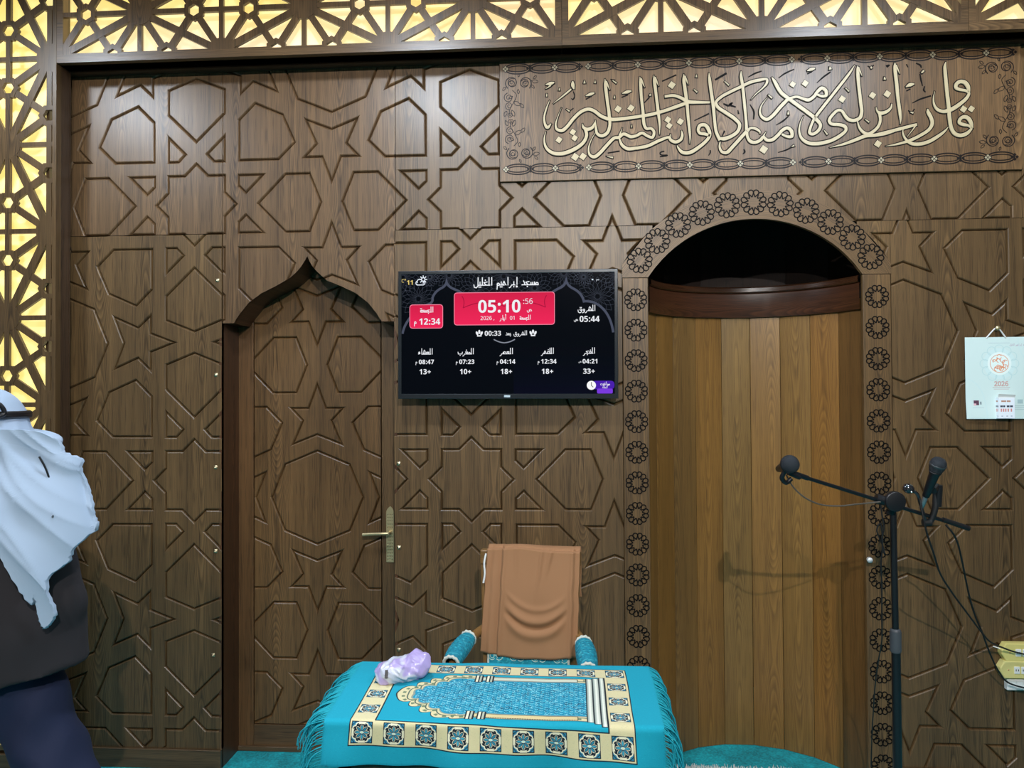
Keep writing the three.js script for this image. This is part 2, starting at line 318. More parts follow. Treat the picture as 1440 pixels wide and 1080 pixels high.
const arcOut = (x) => ARCY + Math.sqrt(Math.max(0, AROUT * AROUT - (x - NX) ** 2)), arcIn = (x) => Math.abs(x - NX) < 0.45 ? ARCY + Math.sqrt(ARIN * ARIN - (x - NX) ** 2) : SPRING;
const TOPY = 3.17, g2 = 0.0012;
const W = (ox, oy, t, r, c) => woodMat(oakColor, ox, oy, t, r, c);
const upperLeft = rectCell(-0.606, JOINT + g2, 0.122 - g2, TOPY); patternPanel('wood_panel', wall, [upperLeft], [0, 2.517], W(0, 0, [1, 0.95, 0.93]), 0, upperLeft);
const lowerLeft = rectCell(-0.606, BASE, DL, JOINT - g2); patternPanel('wood_panel', wall, [lowerLeft], [-0.0095, 1.277], W(0.37, 0.21, [1, 0.97, 0.85]), 0, lowerLeft, 0.0205);
// panel over the door, cut to an ogee arch
const ogee = [[329, 454], [332, 449], [337.5, 441], [350, 425.5], [367.5, 412.5], [387.5, 402.5], [407.5, 391], [417, 382.5], [424, 374], [429, 366], [432, 360], [435.5, 368], [440, 375.5], [447, 383], [460, 394.5], [480, 402.5], [500, 412], [517.5, 425.5], [530, 441], [534, 448], [537, 454]].map(([x, y]) => { const p = at(x, y, 0); return [p.x, p.y]; });
ogee[0][1] = ogee[20][1] = 1.981;
const ogeeY = (x) => { if (x <= ogee[0][0] || x >= ogee[20][0]) return 1.981; for (let i = 0; i < 20; i++) if (x <= ogee[i + 1][0]) return lerp(ogee[i][1], ogee[i + 1][1], (x - ogee[i][0]) / (ogee[i + 1][0] - ogee[i][0])); return 1.981; };
patternPanel('wood_panel', wall, strips([0.122 + g2, ...ogee.map((p) => p[0]), 0.908 - g2], ogeeY, () => TOPY), [0, 2.517], W(0.11, 0.43, [1.02, 0.95, 0.92]), 0, [[0.122 + g2, 1.981], ...ogee, [0.908 - g2, 1.981], [0.908 - g2, TOPY], [0.122 + g2, TOPY]]);
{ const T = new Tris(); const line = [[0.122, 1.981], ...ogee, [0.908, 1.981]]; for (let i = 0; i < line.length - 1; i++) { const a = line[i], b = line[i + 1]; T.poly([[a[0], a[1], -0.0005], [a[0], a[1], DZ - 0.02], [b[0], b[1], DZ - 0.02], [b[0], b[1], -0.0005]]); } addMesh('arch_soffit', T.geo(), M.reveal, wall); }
const upperMid = rectCell(0.908 + g2, JOINT + g2, 1.372 - g2, TOPY); patternPanel('wood_panel', wall, [upperMid], [0, 2.517], W(0.62, 0.13, [1, 0.97, 0.96]), 0, upperMid);
const xM = NX - Math.sqrt(AROUT ** 2 - (JOINT - ARCY) ** 2), arcs = steps(PL, xM, 8);
patternPanel('wood_panel', wall, [rectCell(DR, BASE, PL - g2, JOINT - g2), ...strips(arcs, arcOut, () => JOINT - g2)], [1.240, 1.2846], W(0.83, 0.33, [1.0, 0.96, 0.86]), 0, rectCell(DR, BASE, PL - g2, JOINT - g2), 0.02);
const stripXs = [1.372, ...steps(xM, 2 * NX - xM, 20), 3.567];
patternPanel('wood_panel', wall, strips(stripXs, (x) => Math.max(JOINT + g2, arcOut(x)), () => 2.583 - g2), [0, 2.517], W(0.27, 0.71, [1.04, 1.0, 0.92]), 0);
const farRight = rectCell(3.567 + g2, JOINT + g2, X1, TOPY); patternPanel('wood_panel', wall, [farRight], [0, 2.517], W(0.4, 0.5, [1, 0.97, 0.9]), 0, farRight);
const lowerRight = rectCell(PR + g2, BASE, X1, JOINT - g2);
patternPanel('wood_panel', wall, [lowerRight, ...strips(steps(2 * NX - xM, PR, 8), arcOut, () => JOINT - g2)], [3.703, 1.293], W(0.05, 0.87, [1.02, 0.97, 0.84]), 0, lowerRight);
// reveals of the door, skirting, recess of the wall under the frieze
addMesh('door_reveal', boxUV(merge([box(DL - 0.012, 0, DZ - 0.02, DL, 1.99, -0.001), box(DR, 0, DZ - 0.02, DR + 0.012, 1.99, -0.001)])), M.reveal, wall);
for (const [n, x0, x1] of [['baseboard_left', -0.556, DL], ['baseboard_middle', DR, PL], ['baseboard_right', PR, X1]]) { const b = addMesh(n, boxUV(rbox(x0, 0, -0.02, x1, BASE - 0.001, 0.012, 0.003), true), M.trim); b.userData.kind = 'structure'; }
addMesh('recess_side', boxUV(box(-0.62, 0.0, -0.001, -0.606, SOFF, ZF - 0.026)), M.trim, wall);
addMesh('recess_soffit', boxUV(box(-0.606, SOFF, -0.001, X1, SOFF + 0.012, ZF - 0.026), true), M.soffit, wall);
addMesh('wall_head', box(X0, 3.50, -0.02, X1, CEIL, 0.11), M.plaster, wall);

// ---------------------------------------------------------------- door
const door = structure('door_1');
patternPanel('door_panel', door, [rectCell(0.193, 0.124, 0.795, 2.28)], [0.493 - PP / 2, 1.179 - PP / 2], W(0.72, 0.05, [1.05, 0.93, 0.76]), DZ, rectCell(0.193, 0.124, 0.795, 2.28));
addMesh('stile', boxUV(rbox(0.106, 0.004, DZ - 0.03, 0.188, 2.3, DZ + 0.002, 0.002)), W(0.2, 0.1, [1.08, 0.9, 0.74]), door);
addMesh('stile', boxUV(rbox(0.800, 0.004, DZ - 0.03, 0.905, 2.3, DZ + 0.002, 0.002)), W(0.6, 0.7, [0.9, 0.85, 0.76]), door);
addMesh('rail', boxUV(rbox(0.189, 0.004, DZ - 0.03, 0.799, 0.119, DZ + 0.001, 0.002), true), W(0.1, 0.4, [0.9, 0.8, 0.72]), door);
addMesh('threshold', boxUV(rbox(DL, 0.0005, DZ - 0.01, DR, 0.022, DZ + 0.016, 0.003), true), M.trim, door);
{
  const hp = at(549, 755, DZ), h = new THREE.Group(); h.name = numbered('door_handle'); h.position.set(hp.x, hp.y, DZ + 0.002); h.userData.label = 'pierced brass handle plate with lever'; door.add(h);
  const s = new THREE.Shape(), w = 0.017, H = 0.115; s.moveTo(-w, -H); s.lineTo(w, -H); s.lineTo(w, H); s.quadraticCurveTo(w, H + 0.012, 0, H + 0.026); s.quadraticCurveTo(-w, H + 0.012, -w, H); s.closePath();
  for (let r = 0; r < 15; r++) for (let c = -1; c <= 1; c++) { if (Math.abs(r - 9) < 1) continue; const q = new THREE.Path(); q.absellipse(c * 0.0098, -H + 0.012 + r * 0.0148, 0.0026, 0.0042, 0, Math.PI * 2, true); s.holes.push(q); }
  addMesh('handle_plate', new THREE.ExtrudeGeometry(s, { depth: 0.004, bevelEnabled: true, bevelSize: 0.0012, bevelThickness: 0.001, bevelSegments: 1, curveSegments: 6 }), M.brass, h);
  addMesh('lever', merge([rod([0, 0.024, 0.004], [0, 0.024, 0.05], 0.009, 0.007), tube([[0, 0.024, 0.046], [-0.03, 0.024, 0.052], [-0.075, 0.022, 0.05], [-0.118, 0.018, 0.047]], 0.0072, 10)]), M.brass, h);
  addMesh('plate_backing', box(-0.015, -0.11, 0.0002, 0.015, 0.11, 0.001), M.black, h);
}
// brass studs beside the door
const studGeo = new THREE.ConeGeometry(0.0115, 0.011, 4).rotateY(Math.PI / 4).rotateX(Math.PI / 2).translate(0, 0, 0.0052);
const STUDS = [[305.5, 394, 'highest small brass stud left of the door, beside the arch'], [303.5, 527, 'second small brass stud from the top, left of the door'], [303, 657, 'middle small brass stud of five left of the door'], [303, 775, 'fourth small brass stud from the top, left of the door'], [299.5, 921, 'lowest small brass stud left of the door'],
  [560.5, 652, 'small brass stud right of the door, between television and door handle'], [561, 770, 'small brass stud right of the door, beside the handle plate'], [561, 914, 'small brass stud right of the door, low beside the chair']];
STUDS.forEach(([x, y, l]) => { const p = at(x, y, 0), m = addMesh('wall_stud', studGeo, M.stud); m.position.set(p.x, p.y, 0); m.userData = { label: l, category: 'stud', group: 'brass studs beside the door' }; });

// ---------------------------------------------------------------- prayer niche
{
  const n = thing('prayer_niche', 'curved wooden prayer niche with rosette-carved arch and pilasters', 'niche', [0, 0, 0]);
  const rosette = (R) => {  // raised near-black bands: their colour paints the shade inside the carved petal grooves
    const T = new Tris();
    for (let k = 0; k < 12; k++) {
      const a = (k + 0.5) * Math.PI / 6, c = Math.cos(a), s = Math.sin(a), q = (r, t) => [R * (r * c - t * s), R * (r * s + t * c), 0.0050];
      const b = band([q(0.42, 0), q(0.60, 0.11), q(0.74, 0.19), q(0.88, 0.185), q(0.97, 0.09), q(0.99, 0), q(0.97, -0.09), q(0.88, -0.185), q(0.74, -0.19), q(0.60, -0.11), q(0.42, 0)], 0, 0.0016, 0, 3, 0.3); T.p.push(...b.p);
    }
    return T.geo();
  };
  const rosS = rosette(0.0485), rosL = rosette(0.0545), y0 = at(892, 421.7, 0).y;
  for (const [x0, x1, o] of [[PL + g2, NL, 0.15], [NR, PR - g2, 0.66]]) {
    const p = addMesh('pilaster', boxUV(rbox(x0, 0, -0.018, x1, SPRING - 0.002, 0.004, 0.003)), woodMat(oakColor, o, 0.3, [1.1, 1.02, 0.85], 0.4), n);
    for (let k = 0; k < 16; k++) { const m = addMesh('rosette', rosS, M.shadeAndStain, p); m.position.set((x0 + x1) / 2 + 0.001, y0 - k * 0.1316, 0.004); }
  }
  const T = new Tris(), xs = [PL, ...steps(NL, NR, 30), PR];
  for (const c of strips(xs, arcIn, arcOut)) T.poly(c.map((p) => [...p, 0.004]));
  for (let i = 1; i < xs.length - 2; i++) { const a = xs[i], b = xs[i + 1]; T.poly([[a, arcIn(a), 0.004], [a, arcIn(a), -0.016], [b, arcIn(b), -0.016], [b, arcIn(b), 0.004]]); }
  for (let i = 0; i < xs.length - 1; i++) { const a = xs[i], b = xs[i + 1]; T.poly([[a, arcOut(a), 0.004], [b, arcOut(b), 0.004], [b, arcOut(b), -0.02], [a, arcOut(a), -0.02]]); }
  const g = T.geo(); { const p = g.attributes.position, uv = g.attributes.uv; for (let i = 0; i < p.count; i++) { const a = Math.atan2(p.getX(i) - NX, p.getY(i) - ARCY), r = Math.hypot(p.getX(i) - NX, p.getY(i) - ARCY); uv.setXY(i, r * 1.0, a * 0.6); } }
  const arch = addMesh('arch_board', g, woodMat(oakColor, 0.35, 0.55, [1.12, 1.06, 0.95], 0.4), n);
  for (let k = 0; k < 11; k++) { const a = (k - 5) * 10.6 * Math.PI / 180, r = 0.608, m = addMesh('rosette', rosL, M.shadeAndStain, arch); m.position.set(NX + r * Math.sin(a), ARCY + r * Math.cos(a), 0.004); m.rotation.z = -a; }
  // curved back of nine planks, the cornice, and the dark cavity above
  const sag = 0.33, hw = 0.46, r = (hw * hw + sag * sag) / (2 * sag), zc = -sag - 0.02 + r, half = Math.asin(hw / r);
  const P = (a, rad) => [NX + rad * Math.sin(a), zc - rad * Math.cos(a)];
  const plankTint = [[0.9, 0.78, 0.62], [0.98, 0.84, 0.62], [0.92, 0.86, 0.78], [1.12, 0.95, 0.66], [1.0, 0.97, 0.84], [1.06, 0.93, 0.7], [1.0, 0.91, 0.72], [1.05, 0.84, 0.56], [0.72, 0.6, 0.5]];
  for (let k = 0; k < 9; k++) {
    const a0 = -half + 2 * half * k / 9, a1 = -half + 2 * half * (k + 1) / 9, p = P(a0, r), q = P(a1, r), L = Math.hypot(q[0] - p[0], q[1] - p[1]);
    const geo = boxUV(rbox(-L / 2 + 0.0006, 0.001, -0.02, L / 2 - 0.0006, 2.06, 0, 0.0015));
    const m = addMesh('niche_plank', geo, woodMat(plankColor, 0.13 * k, 0.37 * k, plankTint[k].map((v) => v * 1.0), 0.36), n);
    m.position.set((p[0] + q[0]) / 2, 0, (p[1] + q[1]) / 2); m.rotation.y = -(a0 + a1) / 2;
  }
  const sweep = (prof, mat, name, nseg = 36) => {   // profile of [inset, y]
    const pos = [], uv = [], idx = []; const m = prof.length;
    for (let i = 0; i <= nseg; i++) { const a = -half + 2 * half * i / nseg; prof.forEach(([d, y]) => { const q = P(a, r - d); pos.push(q[0], y, q[1]); uv.push(y, a * r); }); }
    for (let i = 0; i < nseg; i++) for (let k = 0; k < m - 1; k++) { const a = i * m + k, b = a + m; idx.push(a, b, b + 1, a, b + 1, a + 1); }
    let geo = new THREE.BufferGeometry(); geo.setAttribute('position', new THREE.BufferAttribute(new Float32Array(pos), 3)); geo.setAttribute('uv', new THREE.BufferAttribute(new Float32Array(uv), 2)); geo.setIndex(idx);
    geo = toCreasedNormals(geo, 0.6); return addMesh(name, geo, mat, n);
  };
  const red = woodMat(oakColor, 0.4, 0.2, [0.44, 0.25, 0.21], 0.36, 0.1);
  sweep([[-0.01, 2.012], [0.016, 2.012], [0.018, 2.016], [0.018, 2.122], [0.014, 2.126], [-0.01, 2.126]], red, 'cornice');
  sweep([[-0.012, 2.127], [0.020, 2.127], [0.026, 2.132], [0.026, 2.150], [0.020, 2.156], [-0.06, 2.156]], woodMat(oakColor, 0.4, 0.2, [0.4, 0.25, 0.21], 0.25, 0.3), 'cornice_lip');
  const dark = woodMat(oakColor, 0.5, 0.5, [0.13, 0.09, 0.08], 0.7);  // shade of the deep cavity is put into this near-black tint
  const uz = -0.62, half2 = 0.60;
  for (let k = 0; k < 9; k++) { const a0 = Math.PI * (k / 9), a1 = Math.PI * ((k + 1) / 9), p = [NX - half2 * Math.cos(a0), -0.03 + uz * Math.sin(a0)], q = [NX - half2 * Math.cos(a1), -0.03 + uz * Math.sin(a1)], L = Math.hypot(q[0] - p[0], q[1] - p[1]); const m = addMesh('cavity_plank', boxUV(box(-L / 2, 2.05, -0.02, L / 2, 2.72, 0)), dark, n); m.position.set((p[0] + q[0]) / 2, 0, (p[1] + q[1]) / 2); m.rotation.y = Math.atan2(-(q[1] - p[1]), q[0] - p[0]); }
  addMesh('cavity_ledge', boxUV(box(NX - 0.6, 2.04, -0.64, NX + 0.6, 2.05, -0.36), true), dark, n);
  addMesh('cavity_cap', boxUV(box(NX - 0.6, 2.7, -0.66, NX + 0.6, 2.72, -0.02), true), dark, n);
}

// ---------------------------------------------------------------- fretwork screens with backlit panels
function glowTex(px, py, w, h, warm) {   // light strips run along the inside of the box
  const nx = Math.round(px), ny = Math.round(py);
  return dataTex(nx, ny, (x, y) => {
    const u = x / nx * w, v = y / ny * h, e = Math.min(warm.ex ? Math.min(w - u, warm.ex > 1 ? u : 9) : 9, warm.ey ? v : 9), s = Math.exp(-e / 0.07), b = 0.5 + 0.5 * pnoise(u * 5, v * 5, 64, 64), z = pnoise(u * 3 + 9, v * 3, 64, 64) * warm.pink;
    return [255, lerp(lerp(212, 236, b), 250, s) - z * 12, lerp(lerp(72, 135, b) + z * 80, 210, s)];
  });
}
function screen(label, x0, x1, y0, y1, L, org, tall, warm, mat) {
  const s = thing('lattice_screen', label, 'screen', [0, 0, 0], 0, undefined), T = new Tris(), th = 0.015;
  const rail = tall ? 0.022 : 0.034, cell = rectCell(x0 + 0.004, y0 + 0.004, x1 - 0.004, y1 - 0.004);
  const map = tall ? (u, v) => [org[0] + v * L, org[1] + u * L] : (u, v) => [org[0] + u * L, org[1] + v * L];
  const solid = (poly, dz) => {
    const q = clipTo(ccw(poly).map((p) => [...p, ZF - dz]), cell); if (q.length < 3) return; T.poly(q);
    for (let i = 0; i < q.length; i++) { const a = q[i], b = q[(i + 1) % q.length]; T.poly([a, [a[0], a[1], ZF - th], [b[0], b[1], ZF - th], b]); }
  };
  const bar = (a, b, w, t0, t1, dz) => {
    const l = Math.hypot(b[0] - a[0], b[1] - a[1]), tx = (b[0] - a[0]) / l, ty = (b[1] - a[1]) / l, p = [a[0] + tx * t0, a[1] + ty * t0], q = [b[0] - tx * t1, b[1] - ty * t1], h = w / 2;
    solid([[p[0] - ty * h, p[1] + tx * h], [p[0] + ty * h, p[1] - tx * h], [q[0] + ty * h, q[1] - tx * h], [q[0] - ty * h, q[1] + tx * h]].map((v) => map(...v)), dz);
  };
  const ring = (c) => { for (let k = 0; k < 6; k++) { const a = k * Math.PI / 3 + Math.PI / 6, b = a + Math.PI / 3, q = (r, t) => map(c[0] + r * Math.cos(t), c[1] + r * Math.sin(t)); solid([q(0.036, a), q(0.066, a), q(0.066, b), q(0.036, b)], 0.0003); } };
  for (let i = -4; i <= 4; i++) for (let j = -6; j <= 6; j++) {
    const hx = i + (((j % 2) + 2) % 2) * 0.5, hy = j * 0.25, p = map(hx, hy); if (p[0] < x0 - L || p[0] > x1 + L || p[1] < y0 - L || p[1] > y1 + L) continue;
    const H = (u, v) => [hx + u, hy + v];
    for (const d of [-1, 1]) {
      bar(H(0, 0), H(d / 3, 0), 0.030, 0.03, 0.05, 0.0009); bar(H(d / 3, 0), H(d / 2, 0), 0.028, 0.05, 0, 0.0010);
      bar(H(0, 0), H(0, d * 0.25), 0.027, 0.03, 0, 0.0012); bar(H(0, 0), H(d * 0.5, 0.25), 0.042, 0.03, 0.03, 0.0006);
      for (const e of [-1, 1]) bar(H(0, 0), H(d / 6, e * 0.25), 0.040, 0.03, 0.05, 0.0015);
      bar(H(d / 3, 0), H(d / 6, -0.25), 0.040, 0.05, 0.05, 0.0018); ring(H(d / 3, 0));
    }
    const disc = []; for (let k = 0; k < 20; k++) disc.push(map(hx + 0.078 * Math.cos(k * Math.PI / 10), hy + 0.078 * Math.sin(k * Math.PI / 10))); solid(disc, 0);
  }
  addMesh('lattice', T.geo(), mat, s);
  const F = ZF + 0.0006;
  addMesh('frame', boxUV(merge([box(x0, y0, 0.112, x1, y0 + rail, F), box(x0, y1 - rail, 0.112, x1, y1, F), box(x0, y0 + rail, 0.112, x0 + rail * 0.8, y1 - rail, F), box(x1 - rail * 0.8, y0 + rail, 0.112, x1, y1 - rail, F)]), !tall, x0, y0), mat, s);
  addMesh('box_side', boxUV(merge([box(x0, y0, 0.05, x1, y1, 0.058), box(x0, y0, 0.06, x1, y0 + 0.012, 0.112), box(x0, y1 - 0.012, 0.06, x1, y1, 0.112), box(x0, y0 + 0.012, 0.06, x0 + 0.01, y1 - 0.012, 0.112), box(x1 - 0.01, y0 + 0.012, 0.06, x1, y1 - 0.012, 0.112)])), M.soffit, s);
  const w = x1 - x0 - 0.02, h = y1 - y0 - 0.024, pg = new THREE.BoxGeometry(w, h, 0.008); pg.translate((x0 + x1) / 2, (y0 + y1) / 2, 0.068);
  const glow = new THREE.MeshPhysicalMaterial({ roughness: 0.8, emissive: new THREE.Color(1, 1, 1), emissiveIntensity: GLOW }); glow.color.setRGB(0.5, 0.42, 0.3); glow.emissiveMap = glowTex(tall ? 96 : 360, tall ? 480 : 96, w, h, warm); glow.emissiveMap.wrapS = glow.emissiveMap.wrapT = THREE.ClampToEdgeWrapping;
  addMesh('light_panel', pg, glow, s).userData.label = 'glowing yellow backlit panel';
  const al = new THREE.RectAreaLight(new THREE.Color(1, 0.82, 0.45), GLOW * 0.5, w, h); al.position.set((x0 + x1) / 2, (y0 + y1) / 2, 0.074); al.lookAt((x0 + x1) / 2, (y0 + y1) / 2, 2); al.name = 'panel_light'; s.add(al);
}
const FT = 3.53;
screen('tall upright backlit star-fretwork screen behind the person', -1.003, -0.556, 0.128, FT, 0.758, [-0.779, 2.001], true, { ex: 1, ey: 0, pink: 0.1 }, woodMat(oakColor, 0.7, 0.2, [0.8, 0.76, 0.66], 0.34));
screen('longest horizontal backlit star-fretwork screen, above the door and television', -0.5545, 1.645, SOFF, FT, 0.727, [-0.182, 3.324], false, { ex: 0, ey: 1, pink: 0.8 }, woodMat(oakColor, 0.2, 0.6, [0.76, 0.71, 0.66], 0.34));
screen('horizontal backlit star-fretwork screen above the calligraphy board', 1.6465, 3.284, SOFF, FT, 0.822, [2.056, 3.348], false, { ex: 0, ey: 1, pink: 1 }, woodMat(oakColor, 0.5, 0.1, [0.82, 0.78, 0.74], 0.34));
screen('backlit star-fretwork screen end in the top right corner', 3.2855, 4.93, SOFF, FT, 0.822, [3.697, 3.348], false, { ex: 0, ey: 1, pink: 0.6 }, woodMat(oakColor, 0.9, 0.4, [0.82, 0.78, 0.74], 0.34));
addMesh('side_panel', boxUV(box(X0, 0, -0.022, -1.006, 3.5, 0.02)), M.trim, wall);
addMesh('plinth', boxUV(rbox(-1.0, 0, 0.0, -0.558, 0.113, 0.152, 0.003), true), M.trim, wall);

// ---------------------------------------------------------------- calligraphy board
{
  const bz = 0.014, c = thing('calligraphy_board', 'long oak board carved with pale gold Arabic calligraphy, above the niche', 'calligraphy board', [0, 0, 0]);
  const xa = 1.373, xb = 3.566, ya = 2.584, yb = 3.122;
  addMesh('board', boxUV(rbox(xa, ya, -0.01, xb, yb, bz, 0.002)), woodMat(oakColor, 0.45, 0.66, [1.14, 1.06, 0.98], 0.4), c);
  // the pen strokes, read off the board crop by crop: [x, y, width] in crop pixels
  const CROP = { A: [755, 90], B: [895, 85], C: [990, 85], D: [1110, 80], E: [1230, 75] }, K = 7.7125, MPP = 3.19 / 1040 / K * 0.995;
  const conv = (k, l) => { const out = []; for (let i = 0; i < l.length; i += 3) { const p = at(CROP[k][0] + l[i] / K, CROP[k][1] + l[i + 1] / K, bz); out.push([p.x, p.y, l[i + 2] * MPP]); } return out; };
  const SW = 0.86; let zi = 0;
  const glyph = (parts, dots = []) => {   // one letter group: pale strokes standing on a dark outline
    const up = new Tris(), lo = new Tris();
    for (const [k, l, d] of parts) { const q = conv(k, l), zo = 0.00004 * (zi++ % 46); lo.p.push(...band(q.map((p) => [p[0], p[1], p[2]]), bz - 0.001, bz + 0.0008 + zo, 0.0036, 6, 0.1).p); if (!d) up.p.push(...band(q.map((p) => [p[0], p[1], Math.max(0.001, p[2] * SW)]), bz, bz + 0.0032 + zo, 0, 6, 0.12).p); }
    for (const [k, x, y, r] of dots) { const a = r * MPP, p = at(CROP[k][0] + x / K, CROP[k][1] + y / K, bz); const dia = (s, z0, z1, T) => { const t = [[p.x + s * 0.96, p.y + s * 0.18], [p.x - s * 0.14, p.y + s * 0.98], [p.x - s * 0.96, p.y - s * 0.18], [p.x + s * 0.14, p.y - s * 0.98]]; T.poly(t.map((v) => [...v, z1])); for (let i = 0; i < 4; i++) { const u = t[i], v = t[(i + 1) % 4]; T.poly([[...u, z1], [...u, z0], [...v, z0], [...v, z1]]); } }; const dl = new Tris(), du = new Tris(); dia(a + 0.0036, bz - 0.001, bz + 0.0009, dl); dia(a, bz, bz + 0.0034, du); addMesh('dot_outline', dl.geo(), M.shadeAndStain, c); addMesh('letter_dot', du.geo(), M.letter, c); }
    const o = addMesh('letter_outline', lo.geo(), M.shadeAndStain, c);
    if (!up.empty) addMesh('letter', up.geo(), M.letter, c);
    return o;
  };
  const barb = (k, x, y) => [k, [x, y, 22, x + 18, y + 45, 20, x + 40, y + 95, 3]];
  glyph([['E', [770, 95, 6, 760, 140, 34, 762, 200, 42, 778, 380, 44, 800, 580, 46, 812, 720, 46, 832, 820, 46, 870, 875, 48, 930, 892, 50, 1000, 868, 44, 1052, 815, 26]],
    ['E', [1054, 812, 26, 1045, 765, 46, 1015, 710, 52, 970, 690, 48, 925, 715, 40, 918, 755, 42, 960, 775, 44, 1010, 785, 34, 1054, 815, 18]]], [['E', 960, 608, 40], ['E', 1045, 605, 38]]);
  glyph([['E', [1020, 420, 30, 1008, 360, 52, 975, 318, 52, 925, 308, 48, 885, 335, 44, 880, 375, 44, 920, 395, 40, 985, 408, 34, 1018, 432, 34, 1000, 480, 40, 930, 545, 46, 830, 610, 52, 740, 632, 46, 680, 612, 40, 645, 565, 28, 634, 490, 14, 648, 415, 5]]]);
  glyph([['E', [572, 604, 8, 578, 640, 42, 606, 695, 46, 622, 760, 44, 590, 825, 40, 490, 893, 40, 370, 950, 38, 250, 985, 28, 118, 1009, 4]]]);
  glyph([['E', [795, 800, 4, 765, 838, 24, 690, 898, 40, 570, 965, 46, 450, 988, 46, 375, 970, 40, 322, 915, 28, 302, 855, 16, 312, 805, 5]]]);
  glyph([['E', [455, 772, 34, 330, 806, 42, 180, 845, 42, 10, 888, 42]], ['E', [452, 770, 20, 412, 828, 12, 348, 908, 4]], ['D', [1130, 803, 42, 1040, 833, 42, 930, 852, 46, 830, 858, 48, 700, 908, 42, 580, 950, 30, 436, 986, 4]]], [['D', 958, 945, 42]]);
  glyph([['E', [218, 102, 6, 216, 150, 36, 232, 300, 44, 252, 500, 42, 272, 650, 38, 278, 720, 24, 274, 772, 4]], barb('E', 228, 130)]);
  glyph([['D', [1108, 510, 8, 1098, 555, 26, 1045, 600, 42, 985, 612, 46, 950, 590, 24, 938, 548, 6]], ['D', [975, 612, 38, 984, 690, 34, 962, 756, 36, 905, 812, 38, 850, 838, 40, 800, 820, 40, 755, 765, 28, 735, 690, 8]]], [['D', 900, 420, 40], ['D', 1060, 405, 42]]);
  glyph([['D', [738, 98, 6, 738, 150, 38, 752, 330, 42, 772, 500, 42, 782, 600, 42, 765, 660, 44, 700, 692, 46, 640, 680, 46, 600, 638, 42, 568, 590, 36, 530, 580, 36, 475, 622, 38, 430, 690, 38, 450, 727, 40, 540, 738, 44, 600, 758, 46, 612, 795, 38, 560, 848, 42, 450, 910, 46, 300, 943, 50, 195, 932, 46, 128, 880, 36, 105, 800, 24, 120, 710, 12, 152, 640, 3]], barb('D', 745, 115)], [['D', 570, 460, 42]]);
  glyph([['D', [706, 92, 4, 660, 165, 28, 480, 398, 36, 330, 588, 36, 265, 680, 34, 228, 765, 34, 218, 825, 38, 250, 840, 40, 315, 798, 40, 335, 742, 42, 290, 680, 48, 200, 608, 48, 100, 535, 48, 0, 462, 48, -95, 385, 48, -165, 265, 40, -192, 225, 10]]]);
  glyph([['D', [-5, 455, 34, 80, 435, 34, 150, 458, 38, 205, 470, 44, 262, 435, 42, 310, 372, 42, 350, 342, 46, 392, 368, 44, 395, 422, 40, 350, 430, 34, 296, 408, 26]], ['C', [905, 425, 44, 830, 502, 44, 745, 600, 44, 680, 642, 44, 630, 618, 36, 604, 568, 26, 622, 490, 15, 684, 405, 3]]], [['D', 170, 290, 40], ['D', 35, 300, 38]]);
  glyph([['C', [470, 770, 30, 500, 738, 32, 555, 742, 34, 600, 772, 26, 606, 800, 6]], ['C', [465, 775, 34, 470, 832, 36, 505, 882, 44, 560, 890, 44, 615, 862, 40, 640, 832, 36, 680, 866, 44, 740, 862, 46, 800, 812, 42, 850, 758, 42, 905, 735, 46, 948, 772, 46, 948, 825, 44, 900, 828, 36, 842, 802, 26]], ['C', [636, 838, 26, 655, 800, 14, 672, 776, 4]]], [['C', 645, 968, 50]]);
  glyph([['C', [400, 120, 6, 400, 170, 36, 418, 290, 38, 438, 480, 38, 453, 640, 36, 460, 760, 42]], ['C', [462, 770, 44, 400, 838, 44, 312, 935, 44, 245, 1000, 46, 192, 992, 36, 168, 940, 26, 174, 885, 14]]]);
  glyph([['C', [508, 427, 3, 560, 368, 12, 638, 300, 20, 680, 245, 32, 678, 208, 30, 600, 215, 40, 500, 240, 42, 400, 288, 40, 280, 345, 40, 185, 398, 38, 130, 455, 36, 145, 505, 42, 240, 572, 46, 335, 638, 46, 384, 698, 42, 365, 770, 42, 290, 826, 46, 210, 852, 50, 165, 846, 26]]]);
  glyph([['C', [53, 138, 5, 58, 200, 36, 82, 380, 42, 100, 500, 44, 113, 650, 38, 132, 780, 40, 172, 868, 44]]]);
  glyph([['B', [512, 150, 5, 512, 205, 38, 528, 330, 44, 545, 450, 42, 558, 600, 38, 573, 750, 34, 580, 840, 20, 576, 905, 3]], barb('B', 522, 170)]);
  glyph([['B', [306, 395, 34, 400, 384, 40, 480, 408, 42, 560, 450, 50, 680, 457, 38, 795, 458, 26]], ['B', [560, 458, 46, 450, 497, 46, 300, 550, 44, 150, 590, 44, 0, 615, 44]], ['A', [1082, 576, 44, 950, 594, 46, 800, 603, 48, 700, 570, 46, 620, 512, 44, 560, 492, 44, 480, 520, 44, 400, 592, 44, 322, 688, 44, 270, 725, 46, 216, 708, 34, 204, 660, 22, 222, 590, 11, 266, 478, 3]]], [['B', 383, 270, 44], ['A', 390, 740, 38], ['A', 410, 805, 38]]);
  glyph([['B', [188, 165, 5, 193, 220, 38, 213, 380, 38, 234, 550, 40, 250, 690, 28, 250, 806, 3]], barb('B', 200, 185)]);
